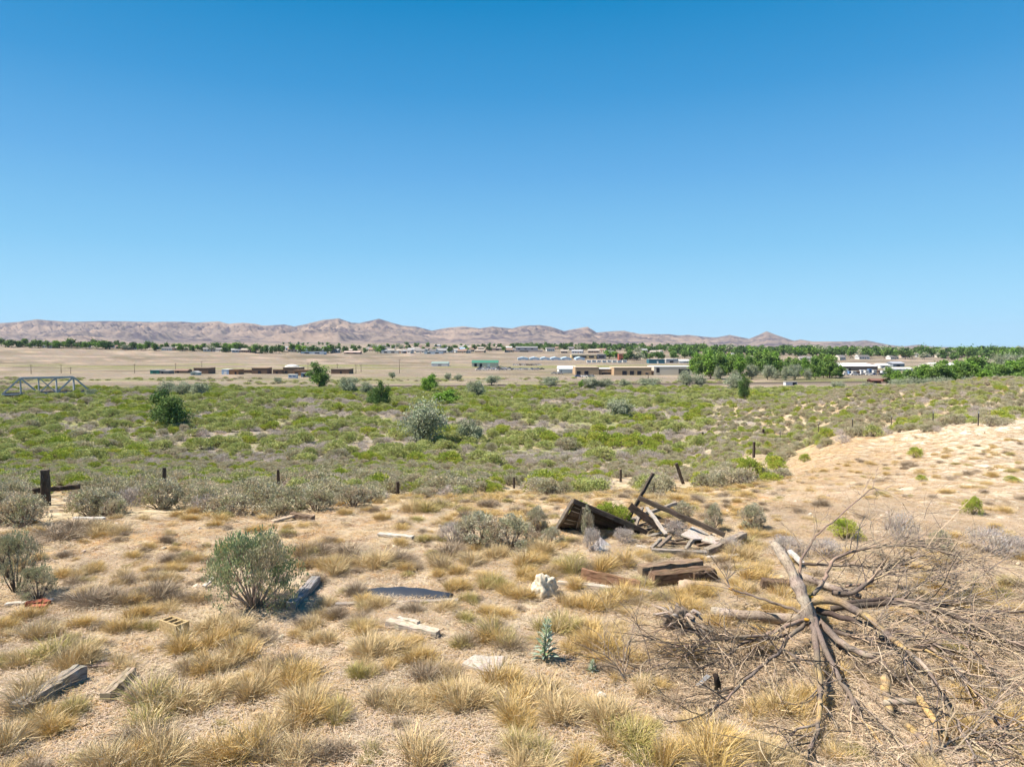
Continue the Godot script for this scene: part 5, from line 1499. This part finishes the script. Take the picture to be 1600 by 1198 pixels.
func make_shed(dk: Color, gw: Color, lw: Color, bw: Color) -> void:
	var black := L(0.06, 0.047, 0.04)
	# the roof panel that still holds together
	var A := at_depth(899, 783, 14.0); var B := at_depth(1003, 831, 14.1); var D := at_depth(872, 829, 14.9); var C := D + (B - A) * 0.95
	C.y = maxf(C.y, H(C.x, C.z) - 0.1)
	var foot := G((A + D) * 0.5)
	var o := thing("roof_panel", "dark weathered plank roof panel leaning on the ground", "roof panel", foot)
	var n := 7
	for i in n:
		var t0 := (i + 0.5) / n
		var p := A.lerp(D, t0) - foot; var q := B.lerp(C, t0) - foot
		rng.seed = 900 + i
		var mm := MB.new()
		var across := (D - A).normalized() * ((D - A).length() / n * rr(0.34, 0.47))
		var nrm := (B - A).cross(D - A).normalized() * 0.012
		var cut := (q - p) * rr(-0.04, 0.02); var cut2 := (q - p) * rr(-0.08, 0.03)
		var v := [p + cut - across, p + cut + across, q + cut2 + across, q + cut2 - across]
		var c := tint([black, L(0.10, 0.085, 0.072), L(0.15, 0.125, 0.105)][i % 3], 0.3)
		mm.quad(v[0] + nrm, v[3] + nrm, v[2] + nrm, v[1] + nrm, c, 1.0, 1.0); mm.quad(v[0] - nrm, v[1] - nrm, v[2] - nrm, v[3] - nrm, c, 1.0, 1.0)
		for k in 4: mm.quad(v[k] - nrm, v[(k + 1) % 4] - nrm, v[(k + 1) % 4] + nrm, v[k] + nrm, c)
		part("plank", mm.mesh(), m_wood, o)
	part("ridge_beam", timber_mesh(A - foot + Vector3(-0.04, 0.02, 0.03), B - foot + Vector3(0.1, 0.0, 0.03), 0.06, 0.1, dk, 911), m_wood, o)
	part("rafter", timber_mesh(A - foot + Vector3(-0.05, 0.0, 0), D - foot + Vector3(-0.05, 0.02, 0), 0.06, 0.09, gw.lerp(dk, 0.4), 912), m_wood, o)
	var R0 := A.lerp(B, 0.12) - foot; var R1 := D.lerp(C, 0.3) - foot
	part("rafter", timber_mesh(R0 + Vector3(0, -0.03, 0.06), R1 + Vector3(0, 0.0, 0.06), 0.06, 0.08, gw.lerp(dk, 0.5), 913), m_wood, o)
	# loose beams and boards of the shed: px, py, depth at both ends
	var s := [
		[981, 812, 14.9, 1021, 739, 15.0, 0.07, 0.07, dk, "long dark pole leaning upright out of the collapsed shed", "leaning_pole", "pole"],
		[999, 778, 14.6, 1133, 836, 13.9, 0.07, 0.1, dk, "long dark beam sloping down from the leaning pole", "fallen_beam", "beam"],
		[984, 790, 14.3, 1030, 824, 14.1, 0.04, 0.15, black, "wide dark plank leaning across the shed wreck", "fallen_plank", "board"],
		[1011, 793, 14.4, 1041, 835, 13.8, 0.08, 0.04, lw, "light grey board propped against the sloping beam", "propped_board", "board"],
		[975, 816, 15.0, 1057, 786, 15.2, 0.08, 0.07, gw, "grey beam crossing behind the leaning pole", "fallen_beam", "beam"],
		[982, 818, 14.8, 1012, 800, 14.9, 0.07, 0.07, gw, "short grey rafter in the heap behind the pole", "fallen_beam", "beam"],
		[990, 822, 14.5, 1046, 812, 14.6, 0.12, 0.03, bw, "brown board flat in the heap behind the pole", "fallen_plank", "board"],
		[1000, 832, 14.3, 1030, 820, 14.4, 0.1, 0.03, dk, "dark short board low in the shed heap", "fallen_plank", "board"],
		[1103, 862, 13.2, 1163, 835, 13.9, 0.14, 0.12, L(0.33, 0.28, 0.235), "thick grey timber end lifted off the ground", "fallen_beam", "beam"],
		[1018, 860, 13.2, 1104, 864, 13.1, 0.11, 0.08, gw, "long grey timber flat before the wreck", "fallen_beam", "beam"],
		[994, 853, 13.5, 1024, 855, 13.5, 0.16, 0.03, L(0.55, 0.52, 0.47), "whitish short board flat before the wreck", "fallen_plank", "board"],
		[1018, 857, 13.3, 1033, 842, 13.5, 0.06, 0.06, gw, "short grey stake leaning on the flat timber", "wood_stake", "stake"],
		[1029, 855, 13.3, 1048, 838, 13.6, 0.07, 0.06, gw.lerp(bw, 0.5), "brown grey stake crossing the short one", "wood_stake", "stake"],
		[1072, 858, 13.4, 1083, 843, 13.5, 0.07, 0.07, gw, "grey stake standing out of white rubble", "wood_stake", "stake"],
		[962, 853, 13.6, 1001, 840, 14.0, 0.1, 0.03, lw, "light plank slanting beside the plaster chunk", "fallen_plank", "board"],
		[858, 833, 14.4, 878, 856, 13.5, 0.07, 0.03, lw, "light lath fallen at the panel foot", "fallen_lath", "board"],
		[844, 842, 14.0, 862, 827, 14.5, 0.06, 0.04, gw, "grey lath sticking out past the panel foot", "fallen_lath", "board"],
		[1126, 857, 13.5, 1153, 850, 13.6, 0.1, 0.08, gw.lerp(dk, 0.3), "dark grey timber stub under the lifted end", "fallen_beam", "beam"],
		[1104, 873, 12.9, 1130, 871, 12.9, 0.11, 0.09, lw, "pale grey log piece before the lifted timber", "log_piece", "log"],
		[1132, 872, 12.9, 1155, 869, 12.9, 0.11, 0.1, gw, "grey log piece beside the pale one", "log_piece", "log"],
		[1105, 843, 13.9, 1150, 846, 13.8, 0.09, 0.05, lw, "light board end behind the lifted timber", "fallen_plank", "board"],
		[968, 822, 14.9, 1010, 806, 15.1, 0.12, 0.03, black, "black broad board behind the leaning pole foot", "fallen_plank", "board"],
		[1005, 812, 14.8, 1052, 826, 14.5, 0.1, 0.03, dk, "dark board sagging between pole and sloping beam", "fallen_plank", "board"],
		[1022, 806, 14.6, 1066, 828, 14.2, 0.05, 0.08, bw, "brown rafter parallel to the sloping beam", "fallen_beam", "beam"],
		[1010, 838, 14.0, 1062, 826, 14.4, 0.1, 0.03, gw, "grey slat across the middle of the wreck", "fallen_plank", "board"],
		[1045, 846, 13.8, 1098, 838, 14.0, 0.09, 0.03, dk, "dark slat reaching under the wall sheet", "fallen_plank", "board"],
		[1090, 852, 13.6, 1146, 842, 13.8, 0.07, 0.05, bw, "brown slat reaching toward the lifted timber", "fallen_plank", "board"],
		[1066, 866, 13.1, 1120, 858, 13.3, 0.06, 0.04, lw, "light lath lying across the flat timber", "fallen_lath", "board"],
		[992, 828, 14.4, 1004, 792, 14.6, 0.06, 0.05, gw, "grey stud standing beside the wide dark plank", "wood_stake", "stake"],
		[1000, 846, 13.7, 1080, 850, 13.6, 0.06, 0.05, bw, "thin brown lath behind the whitish board", "fallen_lath", "board"]]
	for q in s:
		board_seed += 1
		single(q[10], timber_mesh(at_depth(q[0], q[1], q[2]), at_depth(q[3], q[4], q[5]), q[6], q[7], q[8], board_seed), m_wood, q[9], q[11])
	single("plaster_sheet", slab_mesh([at_depth(1064, 837, 13.9), at_depth(1082, 824, 14.4), at_depth(1106, 835, 14.3), at_depth(1112, 846, 13.8), at_depth(1085, 844, 13.7)], 0.03, L(0.46, 0.42, 0.38), 21), m_stone, "grey white wall sheet sloping under the long dark beam", "sheet")
	single("plaster_sheet", slab_mesh([at_depth(1096, 846, 13.7), at_depth(1112, 836, 14.1), at_depth(1132, 846, 13.8), at_depth(1122, 853, 13.5)], 0.03, L(0.46, 0.42, 0.37), 22), m_stone, "smaller grey white wall sheet beside the sloping one", "sheet")

# ---------------------------------------------------------------- dead tree and cut branches
func smooth_path(pts: Array, per := 4) -> Array:
	var out: Array = []
	for i in pts.size() - 1:
		var p0: Vector3 = pts[maxi(i - 1, 0)]; var p1: Vector3 = pts[i]; var p2: Vector3 = pts[i + 1]; var p3: Vector3 = pts[mini(i + 2, pts.size() - 1)]
		for k in per:
			out.append(p1.cubic_interpolate(p2, p0, p3, float(k) / per) + Vector3(rr(-1, 1), rr(-1, 1), rr(-1, 1)) * 0.012)
	out.append(pts[-1])
	return out
func limb_points(tr: Array) -> Array:
	var w: Array = []
	for q in tr: w.append(P(q[0], q[1], q[2]))
	return w
func limb(parent: Node3D, called: String, tr: Array, r0: float, r1: float, col: Color, col2: Color, twigs: int, reach := 0.5) -> void:
	var path := smooth_path(limb_points(tr))
	for i in path.size(): path[i] -= parent.position
	var m := MB.new()
	var rings: Array = []; var cols: Array = []
	var n := path.size()
	for i in n:
		var t := float(i) / (n - 1)
		var r := lerpf(r0, r1, t)
		var ring: Array = []
		for k in 7: ring.append(Vector2(cos(TAU * k / 7), sin(TAU * k / 7)) * r * (1.0 + rr(-0.14, 0.14)))
		rings.append(ring)
		cols.append(tint(col.lerp(col2, clampf(n_fine.get_noise_2d(t * 2.2 + r0 * 900.0, 7.0) * 3.0, 0, 0.8)), 0.15))
	m.sweep(path, rings, cols, true)
	var o := part(called, m.mesh(true), m_bark, parent)
	if twigs == 0: return
	var tw := MB.new()
	for k in int(twigs * 1.8):
		var i := rng.randi_range(int(n * 0.2), n - 2)
		var p: Vector3 = path[i]
		var dir: Vector3 = (path[i + 1] - path[i]).normalized()
		twig(tw, p, (dir + Vector3(rr(-1, 1), rr(-0.25, 0.75), rr(-1, 1)) * 0.85).normalized(), reach * rr(0.5, 1.7), minf(r1 * 0.8 + 0.003, 0.010), parent.position, 2)
	part("twigs", tw.mesh(), m_plain, o)
func twig(tw: MB, p: Vector3, dir: Vector3, ln: float, r: float, off: Vector3, depth: int) -> void:
	var pts: Array = [p]
	var q := p
	var d := dir
	for k in 4:
		d = (d + Vector3(rr(-1, 1), rr(-0.8, 0.6), rr(-1, 1)) * 0.28).normalized()
		q += d * ln / 4.0
		var g := H(q.x + off.x, q.z + off.z) - off.y + 0.01
		if q.y < g: q.y = g
		pts.append(q)
		if depth > 0 and rng.randf() < 0.55:
			twig(tw, q, (d + Vector3(rr(-1, 1), rr(-0.4, 0.6), rr(-1, 1)) * 0.8).normalized(), ln * rr(0.3, 0.6), r * 0.6, off, depth - 1)
	tw.tube(pts, r, r * 0.35, 3, tint([L(0.22, 0.175, 0.14), L(0.30, 0.235, 0.175), L(0.13, 0.108, 0.092), L(0.38, 0.30, 0.21)][rng.randi() % 4], 0.15), false)

func make_dead_tree() -> void:
	rng.seed = 31337
	var pale := L(0.42, 0.36, 0.295); var grey := L(0.20, 0.165, 0.14); var dark := L(0.10, 0.08, 0.068); var yel := L(0.50, 0.36, 0.16); var red := L(0.33, 0.245, 0.195)
	var t := thing("dead_tree", "felled dead tree with pale broken trunk and spreading bare limbs", "dead tree", G(P(1270, 985)))
	var path := smooth_path(limb_points([[1268, 972, 0.28], [1258, 945, 0.5], [1246, 912, 0.72], [1232, 882, 0.92], [1210, 850, 1.1]]), 4)
	var m := MB.new()
	var rings: Array = []; var cols: Array = []
	for i in path.size():
		path[i] -= t.position
		var u := float(i) / (path.size() - 1)
		var r := lerpf(0.092, 0.06, u) * (1.0 + 0.12 * sin(u * 17.0))
		var ring: Array = []
		for k in 12: ring.append(Vector2(cos(TAU * k / 12), sin(TAU * k / 12)) * r * (1.0 + rr(-0.2, 0.2)))
		rings.append(ring)
		cols.append(tint(grey.lerp(pale, clampf(0.25 + u * 0.9 + rr(-0.35, 0.35), 0, 1)), 0.16))
	m.sweep(path, rings, cols, true)
	part("trunk", m.mesh(true), m_bark, t)
	limb(t, "limb", [[1262, 940, 0.5], [1300, 937, 0.52], [1340, 955, 0.46], [1370, 975, 0.4], [1400, 1003, 0.32], [1416, 1018, 0.3]], 0.065, 0.032, grey, yel, 5)
	limb(t, "limb", [[1414, 1017, 0.3], [1445, 1040, 0.25], [1470, 1080, 0.2], [1495, 1125, 0.14], [1530, 1190, 0.08]], 0.03, 0.012, grey, pale, 12, 0.6)
	limb(t, "limb", [[1414, 1015, 0.3], [1450, 1017, 0.3], [1490, 1045, 0.24], [1530, 1092, 0.16], [1562, 1125, 0.08]], 0.02, 0.007, yel, red, 10, 0.5)
	limb(t, "limb", [[1416, 1020, 0.3], [1416, 1050, 0.2], [1432, 1090, 0.06]], 0.015, 0.006, grey, pale, 5, 0.35)
	limb(t, "limb", [[1268, 965, 0.38], [1275, 1000, 0.34], [1280, 1060, 0.28], [1281, 1100, 0.22], [1279, 1132, 0.17], [1268, 1168, 0.1], [1260, 1192, 0.07]], 0.05, 0.013, grey, yel, 10, 0.5)
	limb(t, "limb", [[1279, 1132, 0.17], [1252, 1136, 0.17], [1232, 1155, 0.12], [1226, 1180, 0.06]], 0.015, 0.006, grey, pale, 5, 0.3)
	limb(t, "limb", [[1272, 968, 0.36], [1300, 1035, 0.28], [1330, 1090, 0.18], [1352, 1130, 0.1], [1392, 1178, 0.05]], 0.042, 0.011, grey, yel, 12, 0.6)
	limb(t, "limb", [[1275, 965, 0.3], [1310, 1000, 0.24], [1345, 1020, 0.22], [1372, 1030, 0.18], [1400, 1058, 0.1]], 0.05, 0.03, grey, pale, 6, 0.4)
	limb(t, "limb", [[1275, 952, 0.36], [1330, 968, 0.3], [1390, 985, 0.25], [1450, 1000, 0.18], [1520, 1040, 0.1]], 0.045, 0.014, dark, grey, 16, 0.6)
	limb(t, "limb", [[1300, 950, 0.3], [1390, 942, 0.32], [1445, 950, 0.3], [1500, 965, 0.27], [1560, 995, 0.2], [1615, 1020, 0.12]], 0.045, 0.018, dark, grey, 20, 0.7)
	limb(t, "limb", [[1310, 945, 0.3], [1380, 937, 0.34], [1440, 942, 0.34], [1520, 954, 0.3], [1620, 956, 0.24]], 0.038, 0.016, dark, red, 20, 0.7)
	limb(t, "limb", [[1300, 925, 0.3], [1335, 925, 0.34], [1370, 898, 0.5], [1400, 880, 0.62], [1445, 868, 0.7]], 0.04, 0.014, dark, grey, 14, 0.6)
	limb(t, "limb", [[1270, 930, 0.4], [1288, 906, 0.5], [1297, 884, 0.66], [1310, 870, 0.76], [1350, 857, 0.86], [1380, 853, 0.88], [1412, 852, 0.86], [1450, 855, 0.8], [1482, 865, 0.7], [1512, 875, 0.6], [1552, 893, 0.42]], 0.032, 0.007, red, grey, 26, 0.7)
	limb(t, "limb", [[1254, 925, 0.55], [1251, 895, 0.72], [1254, 870, 0.92], [1267, 850, 1.08], [1279, 833, 1.2], [1300, 817, 1.3], [1340, 781, 1.5], [1364, 764, 1.58], [1371, 766, 1.56]], 0.022, 0.005, red, grey, 9, 0.45)
	limb(t, "limb", [[1322, 917, 0.35], [1355, 910, 0.42], [1385, 897, 0.5], [1405, 893, 0.52], [1450, 892, 0.5], [1492, 891, 0.45]], 0.022, 0.006, red, grey, 16, 0.6)
	limb(t, "limb", [[1405, 942, 0.25], [1425, 922, 0.38], [1450, 907, 0.46], [1478, 896, 0.5]], 0.026, 0.01, grey, dark, 10, 0.5)
	limb(t, "limb", [[1470, 938, 0.22], [1490, 912, 0.36], [1495, 892, 0.46], [1488, 880, 0.52]], 0.018, 0.008, grey, grey, 12, 0.5)
	limb(t, "limb", [[1256, 958, 0.4], [1238, 951, 0.4], [1196, 937, 0.42], [1158, 925, 0.44], [1143, 920, 0.46], [1137, 905, 0.52], [1130, 888, 0.6]], 0.026, 0.006, grey, dark, 8, 0.4)
	limb(t, "limb", [[1264, 968, 0.38], [1233, 976, 0.38], [1214, 986, 0.36], [1190, 992, 0.34], [1145, 997, 0.3], [1115, 1000, 0.28], [1087, 1009, 0.22], [1050, 1010, 0.16]], 0.032, 0.009, red, grey, 18, 0.6)
	limb(t, "limb", [[1258, 975, 0.35], [1230, 998, 0.32], [1220, 1018, 0.28], [1196, 1037, 0.26], [1155, 1072, 0.22], [1127, 1100, 0.16], [1075, 1130, 0.08]], 0.03, 0.009, grey, red, 14, 0.5)
	limb(t, "limb", [[1262, 972, 0.3], [1231, 991, 0.26], [1190, 1000, 0.24], [1160, 1006, 0.22], [1139, 1023, 0.2], [1085, 1048, 0.1]], 0.03, 0.008, grey, dark, 16, 0.55)
	for q in [[1261, 968, 0.42], [1266, 932, 0.56], [1143, 920, 0.46]]:
		var lich := part("lichen", rock_mesh(Vector3(0.04, 0.018, 0.035), L(0.46, 0.26, 0.04), int(q[0]), 0.5, 7), m_stone, t)
		lich.position = P(q[0], q[1], q[2]) - t.position
	# separate cut branches of the heap
	var cut := [
		[[[1250, 898, 0.12], [1290, 914, 0.14], [1345, 932, 0.12]], 0.065, 0.045, grey, pale, 5, "pale grey log lying behind the dead tree trunk"],
		[[[1256, 882, 0.3], [1300, 882, 0.34], [1362, 885, 0.36], [1420, 881, 0.4]], 0.028, 0.014, dark, grey, 12, "dark straight branch crossing behind the pale trunk"],
		[[[1112, 957, 0.12], [1160, 962, 0.14], [1210, 965, 0.14], [1252, 968, 0.14]], 0.085, 0.07, L(0.30, 0.25, 0.2), pale, 0, "rotten pale log split along its length"],
		[[[1126, 1012, 0.2], [1092, 1016, 0.2], [1042, 1034, 0.14], [1000, 1052, 0.06]], 0.014, 0.005, red, pale, 12, "thin reddish branch reaching toward the mullein"],
		[[[1090, 957, 0.3], [1061, 969, 0.24], [1036, 982, 0.16], [1008, 990, 0.06]], 0.013, 0.005, red, grey, 6, "reddish branch draped over the grey stump"],
		[[[975, 1060, 0.02], [976, 1030, 0.2], [984, 1000, 0.42]], 0.012, 0.004, pale, pale, 6, "bleached thin branch standing upright in the grass"],
		[[[978, 1062, 0.02], [962, 1040, 0.18], [942, 1018, 0.34]], 0.01, 0.004, pale, pale, 5, "bleached thin branch leaning toward the mullein"],
		[[[1386, 1060, 0.26], [1384, 1080, 0.16], [1392, 1118, 0.05]], 0.06, 0.045, grey, yel, 0, "stout yellow barked stub bent at the cut end"],
		[[[1384, 1098, 0.14], [1405, 1098, 0.15], [1432, 1097, 0.15]], 0.038, 0.034, pale, grey, 0, "short pale grey billet with yellow cut end"],
		[[[1438, 1092, 0.2], [1456, 1120, 0.16], [1478, 1152, 0.1]], 0.042, 0.034, yel, grey, 0, "bright yellow barked billet slanting downward"],
		[[[1412, 1128, 0.05], [1440, 1150, 0.07], [1452, 1175, 0.05]], 0.04, 0.03, grey, yel, 0, "grey billet half buried under the yellow one"],
		[[[1480, 985, 0.12], [1540, 990, 0.14], [1620, 1015, 0.14]], 0.035, 0.02, grey, pale, 16, "pale grey branch at the base of the heap"],
		[[[1440, 1000, 0.1], [1500, 1050, 0.14], [1560, 1130, 0.12], [1600, 1190, 0.08]], 0.022, 0.01, red, grey, 18, "long reddish branch running out over the sand"],
		[[[1420, 960, 0.14], [1500, 1000, 0.18], [1560, 1050, 0.16], [1620, 1090, 0.1]], 0.02, 0.008, red, pale, 18, "reddish brush branch in the thick of the heap"],
		[[[1300, 985, 0.1], [1350, 1000, 0.14], [1420, 1000, 0.16], [1500, 1020, 0.1]], 0.03, 0.015, dark, grey, 16, "dark branch buried low in the heap"],
		[[[1310, 1010, 0.08], [1350, 1040, 0.1], [1420, 1060, 0.12]], 0.022, 0.012, dark, red, 12, "short dark branch in front of the buried one"],
		[[[1190, 1000, 0.06], [1150, 1040, 0.12], [1100, 1060, 0.08]], 0.014, 0.006, grey, pale, 14, "grey brush branch on the matted twigs"],
		[[[1450, 1190, 0.04], [1500, 1150, 0.1], [1580, 1140, 0.12]], 0.018, 0.008, dark, grey, 12, "dark crooked branch low at the heap edge"],
		[[[1480, 1180, 0.02], [1530, 1160, 0.1], [1610, 1190, 0.06]], 0.014, 0.006, red, grey, 14, "thin crossed branch low at the heap edge"]]
	for q in cut:
		var w := limb_points(q[0])
		var o := thing("cut_branch", q[6], "branch", G(w[0]))
		limb(o, "stem", q[0], q[1], q[2], q[3], q[4], q[5], 0.5)
	# matted twig litter under the heap
	var mesh := MB.new()
	for k in 60:
		var a := rr(0, TAU)
		var p := Vector3(rr(-0.35, 0.35), rr(0.0, 0.1), rr(-0.35, 0.35))
		var dir := Vector3(cos(a), rr(-0.15, 0.35), sin(a)) * rr(0.08, 0.3)
		mesh.tube([p, p + dir * 0.5 + Vector3(0, rr(-0.02, 0.03), 0), p + dir], rr(0.0018, 0.004), 0.001, 3, tint(L(0.44, 0.345, 0.24), 0.4), false)
	var xf: Array = []
	for k in 420:
		var px := rr(1000, 1620); var py := rr(930, 1198)
		if px < 1200 and (py < 955 or py > 1120): continue
		if px > 1480 and py > 1060 and rng.randf() < 0.6: continue
		if px > 1300 and py > 1120 and rng.randf() < 0.4: continue
		if py < 960 and rng.randf() < 0.7: continue
		var s := rr(0.6, 1.25)
		xf.append(Transform3D(Basis(Vector3.UP, rr(0, TAU)).scaled_local(Vector3(s, s * rr(0.5, 1.3), s)), P(px, py) + Vector3(0, 0.01, 0)))
	many("twig_litter", mesh.mesh(), m_plain, xf, [], "matted fine brown twigs under the dead tree heap", "twigs")
	# stump and root lump left of the log
	var st := thing("root_stump", "weathered grey root stump with hollow side", "stump", G(P(1062, 985)))
	part("wood", rock_mesh(Vector3(0.2, 0.2, 0.18), L(0.33, 0.28, 0.23), 15, 0.7, 26), m_bark, st).position = Vector3(0, 0.1, 0)
	rng.seed = 88
	for k in 16:
		var a := TAU * k / 9.0 + rr(-0.3, 0.3)
		var up := rr(0.05, 0.34)
		part("root", log_mesh([Vector3(cos(a) * 0.06, 0.1, sin(a) * 0.06), Vector3(cos(a) * 0.2, 0.1 + up * 0.6, sin(a) * 0.2), Vector3(cos(a + rr(-0.5, 0.5)) * rr(0.28, 0.5), up + rr(-0.12, 0.06), sin(a + 0.3) * rr(0.28, 0.5))], rr(0.03, 0.055), 0.012, tint(L(0.38, 0.33, 0.28), 0.2), 70 + k, 7, 0.22), m_bark, st)
	single("earth_lump", rock_mesh(Vector3(0.3, 0.14, 0.22), L(0.42, 0.33, 0.25), 18, 0.5, 14), m_stone, "brown earth clod heaped under the stacked ties", "earth clod", G(P(1085, 922)) + Vector3(0, 0.03, 0), 0.3)
	var sp := G(P(1124, 1088))
	var bs := thing("burnt_stake", "short black burnt stake standing at the heap edge", "stake", sp)
	part("shaft", log_mesh([Vector3(0, -0.1, 0), Vector3(-0.02, 0.12, 0), Vector3(-0.05, 0.27, 0.02)], 0.045, 0.035, L(0.03, 0.025, 0.022), 91, 8, 0.2), m_bark, bs)
	board(1090, 1072, 0.06, 1108, 1056, 0.14, 0.06, 0.02, L(0.22, 0.23, 0.245), "blue grey splintered board tip beside the burnt stake", "wood_splinter", "board")
